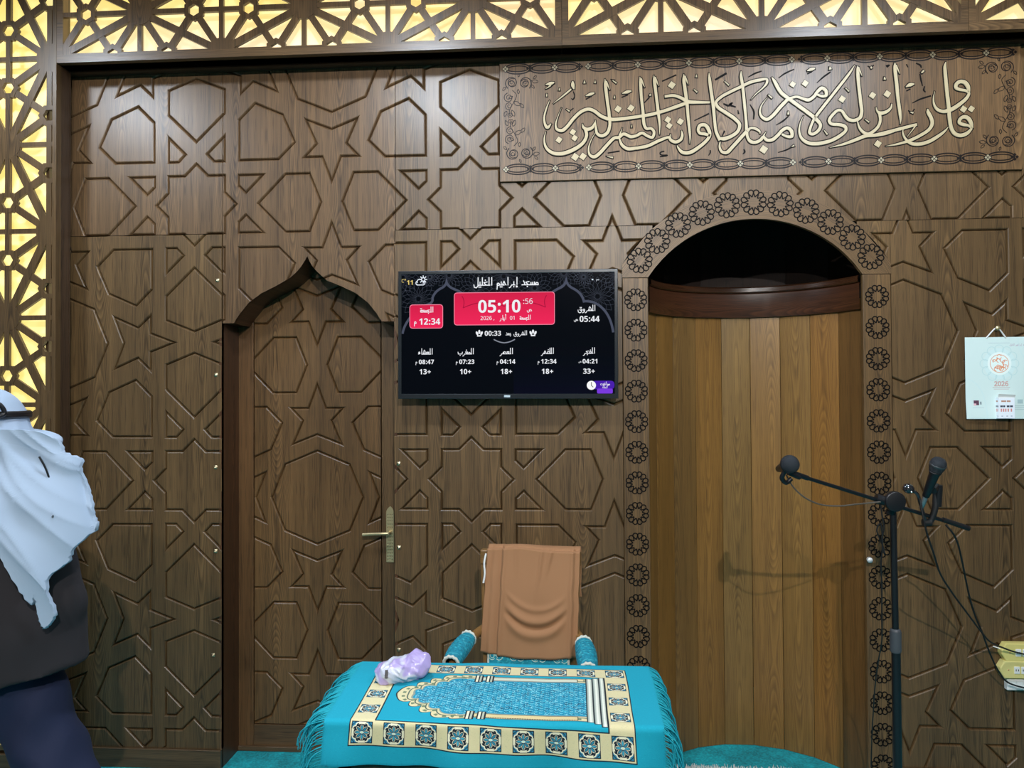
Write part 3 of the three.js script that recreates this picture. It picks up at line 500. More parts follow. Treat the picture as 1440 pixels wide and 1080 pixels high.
  glyph([['B', [36, 180, 5, 42, 240, 36, 53, 400, 38, 70, 560, 40, 84, 700, 40, 108, 742, 38, 160, 742, 36, 190, 780, 36, 170, 838, 38, 115, 820, 38, 60, 790, 40, 0, 820, 40]], ['A', [1080, 780, 40, 1020, 792, 44, 940, 762, 42, 885, 800, 42, 840, 805, 42, 760, 882, 44, 680, 970, 46, 620, 1010, 46, 574, 988, 32, 560, 920, 20, 590, 825, 11, 640, 735, 3]], ['A', [895, 775, 26, 912, 735, 12, 924, 695, 3]], barb('B', 48, 200)]);
  glyph([['B', [795, 820, 36, 740, 800, 40, 688, 792, 38, 668, 758, 36, 690, 708, 46, 745, 705, 46, 786, 765, 48, 792, 820, 40, 760, 870, 42, 680, 940, 46, 580, 1000, 50, 500, 1000, 44, 455, 955, 26, 440, 925, 8]]]);
  glyph([['B', [488, 765, 8, 496, 810, 32, 480, 860, 40, 425, 888, 42, 372, 866, 40, 352, 838, 34, 250, 870, 42, 120, 930, 44, 0, 955, 44]], ['A', [1080, 914, 44, 990, 923, 46, 930, 890, 40, 900, 832, 26, 894, 790, 8]], ['B', [358, 850, 26, 368, 800, 5]]], [['B', 340, 645, 40], ['B', 355, 710, 38], ['B', 475, 665, 40]]);
  glyph([['A', [738, 165, 5, 742, 230, 38, 763, 400, 40, 783, 550, 42, 790, 670, 40, 762, 750, 44, 705, 782, 46, 655, 760, 38, 640, 700, 30, 634, 612, 4]], barb('A', 750, 190)]);
  glyph([['A', [495, 650, 5, 505, 690, 34, 545, 712, 46, 600, 692, 42, 632, 630, 8]], ['A', [528, 715, 42, 538, 780, 42, 500, 858, 46, 400, 930, 52, 270, 975, 52, 165, 964, 46, 98, 905, 34, 80, 820, 20, 96, 735, 5]]], [['A', 415, 1010, 46], ['A', 500, 1005, 44], ['A', 240, 825, 40]]);
  glyph([['A', [138, 398, 4, 105, 480, 18, 80, 580, 24, 90, 660, 32, 115, 692, 42, 155, 650, 8]]], [['A', 880, 490, 42], ['A', 1020, 480, 42]]);
  // vowel signs and small marks: pale drops and dark strokes
  const pale = [['A', [95, 228, 8, 150, 215, 46, 188, 205, 14]], ['A', [150, 235, 20, 120, 258, 14, 95, 272, 4]], ['A', [388, 190, 20, 390, 230, 48, 402, 275, 16]], ['A', [372, 275, 22, 300, 335, 22, 180, 430, 4]], ['A', [515, 180, 6, 516, 212, 30]], ['A', [632, 180, 4, 630, 210, 22]], ['A', [530, 348, 8, 585, 328, 40, 625, 315, 12]], ['A', [925, 322, 8, 980, 305, 42, 1025, 295, 12]], ['A', [245, 262, 4, 243, 290, 20]], ['A', [107, 325, 10, 106, 355, 18]], ['A', [842, 345, 4, 840, 375, 22]], ['A', [820, 180, 10, 862, 210, 18]], ['A', [320, 492, 8, 355, 515, 18]], ['A', [1025, 660, 4, 1026, 690, 16]], ['A', [760, 1004, 4, 825, 1018, 22]],
    ['B', [650, 155, 4, 648, 185, 22]], ['B', [622, 318, 10, 658, 348, 18]], ['B', [150, 365, 10, 146, 385, 28]], ['B', [955, 230, 10, 1002, 272, 20]], ['C', [695, 375, 12, 735, 412, 18]], ['C', [910, 555, 8, 912, 590, 26]], ['C', [948, 938, 6, 975, 925, 24]],
    ['D', [190, 155, 8, 235, 138, 42, 275, 128, 16]], ['D', [435, 110, 10, 442, 140, 38]], ['D', [605, 340, 10, 645, 378, 18]], ['D', [1028, 220, 8, 1032, 250, 30]], ['D', [820, 680, 10, 862, 712, 18]], ['D', [375, 800, 8, 410, 845, 20]], ['D', [880, 110, 18, 890, 130, 18]], ['E', [335, 368, 10, 380, 345, 48, 425, 335, 16]], ['E', [505, 215, 20, 530, 190, 22]], ['E', [385, 640, 10, 415, 650, 22]]];
  for (const s of pale) glyph([s]);
  const darkMarks = [['A', [770, 966, 12, 895, 945, 14]], ['A', [95, 275, 12, 150, 250, 12]], ['A', [395, 300, 10, 410, 350, 10, 390, 385, 12, 375, 375, 6]], ['A', [365, 505, 10, 395, 480, 8]], ['A', [530, 382, 12, 590, 352, 12]], ['A', [920, 362, 12, 985, 335, 12]], ['A', [745, 1000, 12, 780, 1004, 8]], ['B', [280, 225, 12, 430, 158, 14]], ['B', [140, 400, 14, 80, 465, 8]], ['B', [630, 652, 8, 785, 577, 16]], ['B', [800, 975, 12, 800, 1000, 14, 782, 1030, 5]], ['B', [300, 985, 10, 258, 1000, 12, 262, 1022, 10, 335, 1030, 16, 255, 1045, 8]], ['B', [855, 210, 20, 975, 140, 22]], ['B', [925, 830, 8, 955, 765, 16]], ['B', [945, 470, 12, 1000, 490, 22, 1040, 460, 14, 1010, 480, 20, 1075, 505, 14]], ['B', [1100, 540, 6, 1108, 580, 18]], ['B', [1165, 965, 8, 1175, 990, 18, 1155, 1015, 6]],
    ['C', [480, 180, 6, 550, 142, 16, 622, 116, 10]], ['C', [810, 190, 8, 880, 140, 16, 975, 97, 10]], ['C', [500, 480, 6, 540, 555, 18, 538, 638, 12]], ['C', [785, 700, 6, 860, 655, 16, 915, 605, 12]], ['C', [805, 998, 6, 890, 972, 14, 950, 942, 10]], ['D', [445, 165, 14, 380, 210, 16, 300, 280, 5]], ['D', [195, 185, 10, 240, 165, 12]], ['D', [1050, 100, 20, 1085, 90, 12, 1060, 112, 10]], ['D', [850, 100, 8, 880, 112, 14, 915, 90, 10]], ['E', [345, 120, 12, 360, 150, 6]], ['E', [450, 108, 10, 495, 130, 16, 505, 155, 10]], ['E', [490, 225, 10, 500, 280, 14, 518, 352, 6]], ['E', [540, 360, 8, 532, 400, 14, 550, 420, 8]], ['E', [410, 538, 6, 500, 495, 16, 608, 462, 14]], ['E', [345, 408, 10, 385, 388, 12]], ['E', [365, 620, 10, 395, 650, 8, 430, 605, 10]], ['A', [800, 168, 10, 850, 175, 8]]];
  for (const s of darkMarks) { const q = conv(s[0], s[1]); addMesh('vowel_mark', band(q, bz - 0.001, bz + 0.001, 0.0010, 5, 0.2).geo(), M.shadeAndStain, c); }
  // chain borders: pairs of crossed lens-shaped rings with four-dot knots
  const link = new Tris(), Lh = 0.0555;
  for (const [rx, ry, w] of [[Lh, 0.0225, 0.0058], [Lh * 0.82, 0.0125, 0.0048]]) for (const sgn of [1, -1]) { const l = []; for (let k = 0; k <= 8; k++) { const t = k / 8 * Math.PI; l.push([-rx * Math.cos(t), sgn * ry * Math.pow(Math.sin(t), 0.85), w]); } link.p.push(...band(l, 0, 0.0014, 0, 3, 0.3).p); }
  const linkGeo = link.geo(), dia = (s, T, x = 0, y = 0, z = 0.0016) => T.poly([[x + s, y, z], [x, y + s, z], [x - s, y, z], [x, y - s, z]]);
  const kd = new Tris(); dia(0.0165, kd); const kdGeo = kd.geo(), kl = new Tris(); for (const [x, y] of [[0.0075, 0], [-0.0075, 0], [0, 0.0075], [0, -0.0075]]) dia(0.0058, kl, x, y, 0.0024); const klGeo = kl.geo();
  const xsK = [711.5, 746, 781, 816, 828, 863, 898, 934, 970, 1005, 1041, 1077.5, 1115, 1128.6, 1165, 1202, 1239, 1276, 1313.6, 1351, 1389, 1427], light = new Set([0, 2, 4, 6, 8, 10, 12, 14, 16, 18, 20]);
  for (const top of [0, 1]) {
    const kx = xsK.map((x) => at(x, 240, bz).x), y = top ? 3.078 : 2.637;
    kx.forEach((x, i) => {
      const lit = light.has(i), k = addMesh('border_knot', lit ? kdGeo : klGeo, M.ornament, c); k.position.set(x, y, lit ? bz : bz - 0.0008); if (!lit) k.scale.set(1.25, 1.25, 1);
      if (lit) addMesh('knot_dots', klGeo, M.knot, k);
      if (i < kx.length - 1 && kx[i + 1] - x > 0.06) { const m = addMesh('border_link', linkGeo, M.ornament, c); m.position.set((x + kx[i + 1]) / 2, y, bz); m.scale.x = (kx[i + 1] - x) / (2 * Lh); }
    });
  }
  // scrolled corners
  const sc = new Tris(), spiral = (cx, cy, r0, turn, dir, w) => { const l = []; for (let k = 0; k <= 14; k++) { const t = k / 14, a = turn + dir * t * 3.4 * Math.PI, r = r0 * (1 - 0.82 * t); l.push([cx + r * Math.cos(a), cy + r * Math.sin(a), w * (1 - 0.3 * t)]); } sc.p.push(...band(l, 0, 0.0012, 0, 3, 0.25).p); };
  const leaf = (x, y, a, s) => { const q = (u, v) => [x + s * (u * Math.cos(a) - v * Math.sin(a)), y + s * (u * Math.sin(a) + v * Math.cos(a)), 0.0028]; sc.p.push(...band([q(0, 0), q(0.45, 0.28), q(1, 0), q(0.5, -0.22), q(0, 0)], 0, 0.0012, 0, 3, 0.3).p); };
  spiral(0.042, 0.037, 0.030, 2.2, 1, 0.0042); spiral(0.100, 0.040, 0.030, 0.9, -1, 0.0042); spiral(0.042, 0.037, 0.020, -1, -1, 0.0032); spiral(0.100, 0.040, 0.019, 3.6, 1, 0.0032);
  leaf(0.128, 0.030, 0.2, 0.030); leaf(0.128, 0.048, 0.9, 0.020); leaf(0.07, 0.066, 1.5, 0.02); leaf(0.07, 0.012, -1.2, 0.016); leaf(0.015, 0.055, 2.3, 0.02); leaf(0.135, 0.022, -0.7, 0.02);
  spiral(0.028, 0.102, 0.022, 4.5, -1, 0.0034); spiral(0.030, 0.138, 0.018, 1.4, 1, 0.0032); leaf(0.05, 0.118, 0.6, 0.034); leaf(0.078, 0.128, 0.9, 0.026); leaf(0.046, 0.096, 2.6, 0.02); leaf(0.042, 0.156, 1.2, 0.03); leaf(0.02, 0.16, 2.0, 0.026);
  sc.p.push(...band([[0.045, 0.07, 0.003], [0.062, 0.09, 0.003], [0.052, 0.12, 0.003], [0.034, 0.15, 0.003], [0.03, 0.18, 0.003]], 0, 0.0012, 0, 4, 0.3).p);
  spiral(0.032, 0.178, 0.013, 5, 1, 0.003);
  const scGeo = sc.geo();
  for (const [x, y, sx, sy] of [[xa + 0.016, ya + 0.085, 1, 1], [xa + 0.012, yb - 0.068, 1, -1], [xb - 0.018, ya + 0.085, -1, 1], [xb - 0.018, yb - 0.068, -1, -1]]) {
    let g = scGeo.clone().scale(sx, sy, 1); if (sx * sy < 0) { const p = g.attributes.position.array; for (let i = 0; i < p.length; i += 9) for (let k = 0; k < 3; k++) { const t = p[i + 3 + k]; p[i + 3 + k] = p[i + 6 + k]; p[i + 6 + k] = t; } g.computeVertexNormals(); }
    const m = addMesh('corner_scroll', g, M.ornament, c); m.position.set(x, y, bz);
  }
}

// ---------------------------------------------------------------- lettering: Arabic pen strokes
// every letter on a right-to-left baseline: x runs to the left from the letter's right edge, y up; [strokes, width, joins to the left]
const circ = (x, y, r) => { const l = []; for (let k = 0; k <= 10; k++) { const a = k / 10 * 2 * Math.PI - Math.PI / 2; l.push([x + r * Math.cos(a), y + r * Math.sin(a)]); } return l; };
const dotsAt = (n, x, y) => n === 1 ? [[x, y]] : n === 2 ? [[x - 0.1, y], [x + 0.1, y]] : [[x - 0.11, y], [x + 0.11, y], [x, y + 0.17]];
function letter(ch, joinR, joinL) {
  const tooth = (d, dy) => joinL ? { s: [[[0, 0], [0.13, 0], [0.13, 0.42], [0.13, 0], [0.32, 0]]], w: 0.32, d: dotsAt(d, 0.14, dy) } : null;
  const head = (d, dy) => joinL ? { s: [[[0.08, 0.42], [0.5, 0.34], [0.2, 0.02], [0, 0]], [[0, 0], [0.6, 0]]], w: 0.6, d: d ? dotsAt(d, 0.3, dy) : [] } : { s: [[[0.02, 0.4], [0.5, 0.34], [0.16, -0.05], [0.2, -0.42], [0.6, -0.42]]], w: 0.66, d: d ? dotsAt(d, 0.35, dy > 0 ? dy : -0.14) : [] };
  const seen = (d) => joinL ? { s: [[[0, 0], [0.08, 0.36], [0.1, 0], [0.3, 0], [0.32, 0.32], [0.34, 0], [0.52, 0], [0.54, 0.32], [0.56, 0], [0.72, 0]]], w: 0.72, d: d ? dotsAt(3, 0.34, 0.52) : [] } : { s: [[[0, 0], [0.08, 0.36], [0.1, 0], [0.3, 0], [0.32, 0.3], [0.34, 0], [0.5, 0], [0.6, -0.35], [1.0, -0.35], [1.08, 0.05]]], w: 1.12, d: [] };
  switch (ch) {
    case 'ا': return { s: [[[0.1, 0], [0.1, 1]], ...(joinR ? [[[0, 0], [0.1, 0]]] : [])], w: 0.26, n: 1 };
    case 'أ': return { s: [[[0.1, 0], [0.1, 0.86]], [[0.2, 1.0], [0.04, 1.02], [0.1, 1.14], [0.2, 1.12]]], w: 0.28, n: 1 };
    case 'إ': return { s: [[[0.1, 0.06], [0.1, 1]], [[0.2, -0.28], [0.04, -0.26], [0.1, -0.14], [0.2, -0.16]]], w: 0.28, n: 1 };
    case 'ل': return joinL ? { s: [[[0, 0], [0.1, 0], [0.1, 1]], [[0.1, 0], [0.28, 0]]], w: 0.28 } : { s: [[[0.06, 1], [0.08, -0.1], [0.3, -0.34], [0.56, -0.26], [0.62, 0.06]], ...(joinR ? [[[0, 0], [0.08, 0]]] : [])], w: 0.68 };
    case 'ب': return tooth(1, -0.24) || { s: [[[0, 0.34], [0.06, 0], [0.72, 0], [0.78, 0.34]]], w: 0.84, d: dotsAt(1, 0.4, -0.24) };
    case 'ي': return tooth(2, -0.24) || { s: [[[0, 0.1], [0.3, 0.3], [0.12, 0], [0.4, -0.34], [0.76, -0.1]]], w: 0.8, d: dotsAt(2, 0.4, -0.6) };
    case 'ن': return tooth(1, 0.62) || { s: [[[0, 0.3], [0.05, -0.2], [0.3, -0.36], [0.56, -0.2], [0.6, 0.2]]], w: 0.66, d: dotsAt(1, 0.3, 0.3) };
    case 'ت': return tooth(2, 0.62) || { s: [[[0, 0.34], [0.06, 0], [0.72, 0], [0.78, 0.34]]], w: 0.84, d: dotsAt(2, 0.4, 0.36) };
    case 'م': return joinL ? { s: [circ(0.17, 0.14, 0.15), [[0, 0], [0.42, 0]]], w: 0.42 } : { s: [circ(0.2, 0.1, 0.15), [[0, 0], [0.2, -0.05]], [[0.32, 0.05], [0.36, -0.55]]], w: 0.42 };
    case 'س': return seen(0); case 'ش': return seen(1);
    case 'ج': return head(1, -0.22); case 'ح': return head(0, 0); case 'خ': return head(1, 0.66);
    case 'د': return { s: [[[0.2, 0.52], [0.06, 0.24], [0.06, 0.02], [0.4, 0]], ...(joinR ? [[[0, 0.02], [0.06, 0.02]]] : [])], w: 0.42, n: 1 };
    case 'ر': return { s: [[[joinR ? 0 : 0.08, joinR ? 0 : 0.28], [0.12, -0.02], [0.26, -0.3], [0.42, -0.36]]], w: 0.38, n: 1 };
    case 'و': return { s: [circ(0.18, 0.14, 0.15), [[0.04, 0.06], [0.1, -0.2], [0.44, -0.36]]], w: 0.44, n: 1 };
    case 'ه': return joinL ? { s: [[[0, 0], [0.1, 0.1], [0.26, 0.5], [0.44, 0.12], [0.24, 0], [0.5, 0]]], w: 0.5 } : { s: [circ(0.18, 0.16, 0.17)], w: 0.4 };
    case 'ة': return { s: [[[0, 0], [0.06, 0], [0.08, 0.4], [0.3, 0.28], [0.28, 0.02], [0.06, 0]]], w: 0.4, n: 1, d: dotsAt(2, 0.18, 0.64) };
    case 'ع': return joinL ? { s: joinR ? [[[0, 0], [0.12, 0], [0.06, 0.36], [0.42, 0.36], [0.2, 0.02], [0.5, 0]]] : [[[0.12, 0.4], [0.28, 0.52], [0.44, 0.36], [0.38, 0.14], [0.1, 0.02], [0.55, 0]]], w: 0.5 } : { s: [[[0.1, 0.4], [0.36, 0.46], [0.2, 0], [0.6, -0.4]]], w: 0.64 };
    case 'غ': { const g = letter('ع', joinR, joinL); return { ...g, d: dotsAt(1, 0.26, 0.68) }; }
    case 'ق': return joinL ? { s: [circ(0.17, 0.2, 0.15), [[0, 0], [0.4, 0]]], w: 0.4, d: dotsAt(2, 0.17, 0.58) } : { s: [circ(0.18, 0.2, 0.15), [[0.03, 0.14], [0.06, -0.2], [0.34, -0.38], [0.62, -0.2], [0.66, 0.16]]], w: 0.74, d: dotsAt(2, 0.18, 0.58) };
    case 'ف': return { s: [circ(0.17, 0.2, 0.15), [[0, 0], [0.4, 0]]], w: 0.4, d: dotsAt(1, 0.17, 0.58) };
    case 'ص': return joinL ? { s: [[[0, 0], [0.14, 0.3], [0.42, 0.38], [0.52, 0.14], [0.4, 0], [0, 0]], [[0.4, 0], [0.6, 0], [0.6, 0.28], [0.62, 0], [0.76, 0]]], w: 0.76 } : { s: [[[0, 0], [0.14, 0.3], [0.42, 0.38], [0.52, 0.14], [0.4, 0], [0, 0]], [[0.4, 0], [0.58, 0], [0.58, 0.26], [0.6, -0.2], [0.8, -0.36], [1.04, -0.2], [1.06, 0.1]]], w: 1.12 };
    case 'ظ': return { s: [[[0, 0], [0.14, 0.3], [0.42, 0.38], [0.52, 0.14], [0.4, 0], [0, 0]], [[0.06, 0], [0.06, 0.95]], [[0.4, 0], [0.66, 0]]], w: 0.66, d: dotsAt(1, 0.34, 0.68) };
    case 'ء': return { s: [[[0.3, 0.34], [0.1, 0.4], [0.08, 0.2], [0.3, 0.16]], [[0.34, 0.04], [0.04, 0.1]]], w: 0.4, n: 1, alone: 1 };
    default: return { s: [], w: 0.34, n: 1, alone: 1 };
  }
}
function arabicLayout(text) {
  const NO = new Set(['ا', 'أ', 'إ', 'د', 'ر', 'و', 'ة', 'ء', ' ', 'ز', ',']), out = []; let x = 0; const t = [...text];
  t.forEach((ch, i) => { const prev = t[i - 1], next = t[i + 1], jr = i > 0 && !NO.has(prev) && ch !== 'ء' && ch !== ' ', jl = next !== undefined && !NO.has(ch) && next !== ' ' && next !== 'ء' && next !== ','; const g = letter(ch, jr, jl); out.push([x, g]); x += g.w + (jl ? 0 : 0.1); });
  return { out, w: x };
}
function arabic(c, text, x, y, size, align = 'center', weight = 0.135) {   // y is the baseline
  const L = arabicLayout(text), w = L.w * size, right = align === 'center' ? x + w / 2 : align === 'right' ? x : x + w;
  c.lineWidth = weight * size; c.lineCap = 'round'; c.lineJoin = 'round';
  for (const [gx, g] of L.out) {
    for (const s of g.s) { c.beginPath(); s.forEach(([a, b], i) => { const px = right - (gx + a) * size, py = y - b * size; i ? c.lineTo(px, py) : c.moveTo(px, py); }); c.stroke(); }
    for (const [a, b] of g.d || []) { c.beginPath(); c.arc(right - (gx + a) * size, y - b * size, 0.095 * size, 0, 7); c.fill(); }
  }
  return w;
}
function canvasTex(w, h, draw) { const cv = document.createElement('canvas'); cv.width = w; cv.height = h; draw(cv.getContext('2d'), w, h); const t = new THREE.CanvasTexture(cv); t.colorSpace = THREE.SRGBColorSpace; t.magFilter = THREE.LinearFilter; return t; }
const rrect = (c, x, y, w, h, r) => { c.beginPath(); c.moveTo(x + r, y); c.lineTo(x + w - r, y); c.quadraticCurveTo(x + w, y, x + w, y + r); c.lineTo(x + w, y + h - r); c.quadraticCurveTo(x + w, y + h, x + w - r, y + h); c.lineTo(x + r, y + h); c.quadraticCurveTo(x, y + h, x, y + h - r); c.lineTo(x, y + r); c.quadraticCurveTo(x, y, x + r, y); c.closePath(); };

// ---------------------------------------------------------------- television with the prayer times
{
  const t = thing('television', 'black wall-mounted television showing prayer times on a dark screen', 'television', [1.405, 1.912, 0]);
  t.rotation.z = -0.004;
  const w = 0.936, h = 0.546, zf = 0.078;
  const S = new THREE.Shape(); S.moveTo(-w / 2, -h / 2); S.lineTo(w / 2, -h / 2); S.lineTo(w / 2, h / 2); S.lineTo(-w / 2, h / 2); S.closePath();
  const H = new THREE.Path(); const bi = 0.011, bb = 0.017; H.moveTo(-w / 2 + bi, -h / 2 + bb); H.lineTo(-w / 2 + bi, h / 2 - bi); H.lineTo(w / 2 - bi, h / 2 - bi); H.lineTo(w / 2 - bi, -h / 2 + bb); H.closePath(); S.holes.push(H);
  addMesh('bezel', new THREE.ExtrudeGeometry(S, { depth: 0.012, bevelEnabled: true, bevelSize: 0.002, bevelThickness: 0.002, bevelSegments: 2 }).translate(0, 0, zf - 0.012), plain([0.02, 0.024, 0.028], 0.22, { metalness: 0.4, clearcoat: 0.5 }), t);
  addMesh('back_cover', merge([rbox(-w / 2 + 0.004, -h / 2 + 0.004, 0.042, w / 2 - 0.004, h / 2 - 0.004, zf - 0.012, 0.004), rbox(-0.26, -0.2, 0.022, 0.26, 0.12, 0.043, 0.006)]), M.black, t);
  addMesh('wall_bracket', merge([rbox(-0.14, -0.12, 0.0005, 0.14, 0.12, 0.006, 0.002), rbox(-0.12, -0.12, 0.006, -0.09, 0.12, 0.024, 0.002), rbox(0.09, -0.12, 0.006, 0.12, 0.12, 0.024, 0.002)]), M.blackMetal, t);
  const tex = canvasTex(1320, 750, (c, Wd, Hd) => {
    c.fillStyle = '#03060c'; c.fillRect(0, 0, Wd, Hd);
    c.strokeStyle = '#5b6170';
    // girih wheels in the spandrels above two ogee arches
    const wheel = (x, y, r) => { c.lineWidth = 1.6; for (let k = 0; k < 16; k++) { const a = k * Math.PI / 8, q = (s, d) => [x + r * s * Math.cos(a + d), y + r * s * Math.sin(a + d)]; c.beginPath(); c.moveTo(...q(0.12, 0)); c.lineTo(...q(0.42, -0.13)); c.lineTo(...q(0.62, 0)); c.lineTo(...q(0.42, 0.13)); c.lineTo(...q(0.12, 0)); c.stroke(); c.beginPath(); c.moveTo(...q(0.62, 0)); c.lineTo(...q(0.82, 0.19)); c.lineTo(...q(1.02, 0)); c.lineTo(...q(0.82, -0.19)); c.closePath(); c.stroke(); } };
    c.save(); c.beginPath(); const ogee2 = (cx, hw, top, spring, rev) => { const P = [[cx - hw, spring + 60], [cx - hw + 6, spring], [cx - hw * 0.55, spring - 105], [cx - hw * 0.5, top + 95], [cx, top]]; return P; };
    c.rect(0, 0, Wd, Hd); c.clip();
    const archPath = () => { c.moveTo(8, 372); c.quadraticCurveTo(22, 285, 130, 200); c.quadraticCurveTo(205, 190, 196, 150); c.quadraticCurveTo(210, 110, 250, 90); c.quadraticCurveTo(278, 78, 284, 52); c.quadraticCurveTo(292, 80, 330, 96); c.quadraticCurveTo(420, 130, 440, 200); c.lineTo(890, 200); c.quadraticCurveTo(905, 130, 985, 96); c.quadraticCurveTo(1015, 84, 1024, 52); c.quadraticCurveTo(1032, 84, 1070, 102); c.quadraticCurveTo(1120, 128, 1132, 180); c.quadraticCurveTo(1150, 176, 1190, 186); c.quadraticCurveTo(1290, 230, 1310, 372); };
    c.beginPath(); c.moveTo(0, 0); c.lineTo(Wd, 0); c.lineTo(Wd, 372); c.lineTo(1310, 372); c.save();
    c.restore(); c.globalAlpha = 0.8;
    for (const [x, y, r] of [[108, 155, 118], [10, 20, 100], [300, 10, 90], [470, 95, 100], [640, 20, 110], [830, 95, 100], [1010, 5, 95], [1215, 150, 118], [1330, 20, 100], [180, 20, 60], [1130, 30, 60]]) wheel(x, y, r);
    c.globalAlpha = 1; c.fillStyle = '#03060c'; c.beginPath(); archPath(); c.lineTo(1310, 750); c.lineTo(8, 750); c.closePath(); c.fill();
    c.strokeStyle = '#4a4f60'; c.lineWidth = 15; c.beginPath(); archPath(); c.stroke(); c.restore();
    c.fillStyle = '#03060c'; c.fillRect(452, 205, 430, 400);
    const g = c.createLinearGradient(0, 400, 0, 750); g.addColorStop(0, 'rgba(6,14,22,0)'); g.addColorStop(1, 'rgba(8,10,40,0.5)'); c.fillStyle = g; c.fillRect(700, 400, 620, 350);
    const red = (x, y, w2, h2, r) => { rrect(c, x, y, w2, h2, r); const gr = c.createLinearGradient(0, y, 0, y + h2); gr.addColorStop(0, '#d81f4a'); gr.addColorStop(1, '#f5275a'); c.fillStyle = gr; c.fill(); c.strokeStyle = '#ff8ea8'; c.lineWidth = 4; c.stroke(); };
    red(332, 120, 620, 200, 20); red(54, 192, 206, 146, 20);
    c.strokeStyle = 'rgba(120,0,40,0.5)'; c.lineWidth = 5; for (const s of [-1, 1]) { c.beginPath(); c.moveTo(642 + s * 255, 214); c.quadraticCurveTo(642 + s * 240, 170, 642 + s * 262, 140); c.moveTo(642 + s * 255, 214); c.quadraticCurveTo(642 + s * 120, 150, 642, 206); c.stroke(); }
    c.fillStyle = c.strokeStyle = '#f4f6fb';
    arabic(c, 'مسجد إبراهيم الخليل', 650, 74, 47);
    c.textAlign = 'center'; c.font = 'bold 108px sans-serif'; c.fillText('05:10', 612, 244); c.font = '46px sans-serif'; c.textAlign = 'left'; c.fillText(':56', 757, 192); arabic(c, 'ص', 796, 236, 26);
    c.font = '33px sans-serif'; c.textAlign = 'left'; c.fillText('2026 ,', 494, 290); arabic(c, 'أيار', 634, 288, 27, 'center', 0.14); c.fillText('01', 676, 290); arabic(c, ', الجمعة', 782, 288, 27, 'center', 0.14);
    const gold = '#f0dd9a'; c.font = 'bold 42px sans-serif'; c.textAlign = 'center'; c.fillText('00:33', 572, 388); arabic(c, 'الشروق بعد', 716, 384, 27);
    for (const x of [488, 820]) { for (const d of [-14, 0, 14]) { c.beginPath(); c.ellipse(x + d, 372 - (d ? 0 : 8), 7, 13, d * 0.03, 0, 7); c.fill(); } c.fillRect(x - 14, 384, 28, 8); }
    c.strokeStyle = '#8a8f9c'; c.lineWidth = 7; c.beginPath(); c.moveTo(580, 412); c.quadraticCurveTo(612, 430, 642, 432); c.quadraticCurveTo(676, 430, 706, 412); c.stroke(); c.strokeStyle = '#f4f6fb';
    arabic(c, 'الجمعة', 158, 238, 33); c.font = 'bold 54px sans-serif'; c.fillText('12:34', 178, 316); arabic(c, 'م', 86, 306, 34);
    arabic(c, 'الشروق', 1146, 238, 35); c.font = 'bold 50px sans-serif'; c.fillText('05:44', 1166, 306); arabic(c, 'ص', 1082, 298, 22);
    const col = [[150, 'العشاء', '08:47', '13+', 'م'], [402, 'المغرب', '07:23', '10+', 'م'], [655, 'العصر', '04:14', '18+', 'م'], [908, 'الظهر', '12:34', '18+', 'م'], [1162, 'الفجر', '04:21', '33+', 'ص']];
    for (const [x, n, tm, add, m] of col) { arabic(c, n, x, 500, 35); c.font = 'bold 39px sans-serif'; c.fillText(tm, x + 8, 562); arabic(c, m, x - 56, 554, m === 'م' ? 24 : 15); c.font = 'bold 45px sans-serif'; c.fillText(add, x, 625); }
    c.fillStyle = '#f3d77a'; c.font = 'bold 40px sans-serif'; c.textAlign = 'left'; c.fillText('11', 34, 66); c.font = '30px sans-serif'; c.fillText('C°', 0, 52);
    c.strokeStyle = '#e8eef8'; c.lineWidth = 6; c.beginPath(); c.arc(116, 48, 16, Math.PI * 0.9, Math.PI * 1.9); c.moveTo(100, 66); c.arc(104, 56, 12, Math.PI * 0.5, Math.PI * 1.4); c.moveTo(100, 68); c.lineTo(138, 68); c.arc(136, 56, 12, Math.PI * 0.5, -Math.PI * 0.6, true); c.stroke(); c.beginPath(); c.arc(138, 34, 11, 0, 7); for (let k = 0; k < 8; k++) { const a = k * Math.PI / 4; c.moveTo(138 + 16 * Math.cos(a), 34 + 16 * Math.sin(a)); c.lineTo(138 + 23 * Math.cos(a), 34 + 23 * Math.sin(a)); } c.stroke();
    c.strokeStyle = c.fillStyle = '#dfe6f2'; arabic(c, 'سم', 1215, 50, 15); c.fillRect(1180, 42, 10, 8);
    rrect(c, 1180, 668, 136, 52, 24); c.fillStyle = '#4b1fb0'; c.fill(); rrect(c, 1210, 716, 96, 30, 8); c.fillStyle = '#7c3be0'; c.fill(); c.strokeStyle = c.fillStyle = '#ffffff'; arabic(c, 'مواقيت', 1258, 694, 20); arabic(c, 'الصلاة', 1258, 713, 13);
    c.fillStyle = '#ffffff'; c.beginPath(); c.arc(1176, 696, 28, 0, 7); c.fill(); c.strokeStyle = '#555'; c.lineWidth = 4; c.beginPath(); c.moveTo(1176, 678); c.lineTo(1176, 697); c.lineTo(1186, 706); c.stroke();
  });
  const scr = new THREE.MeshPhysicalMaterial({ roughness: 0.14, specularIntensity: 0.1, emissive: new THREE.Color(1, 1, 1), emissiveMap: tex, emissiveIntensity: 0.95 }); scr.color.setRGB(0.0012, 0.0013, 0.0018);
  const sg = new THREE.BoxGeometry(w - 2 * bi, h - bi - bb, 0.004); sg.translate(0, (bb - bi) / 2, zf - 0.004);
  { const uv = sg.attributes.uv, nn = sg.attributes.normal; for (let i = 0; i < uv.count; i++) if (nn.getZ(i) < 0.5) uv.setXY(i, 0.5, 0.6); }
  addMesh('screen', sg, scr, t);
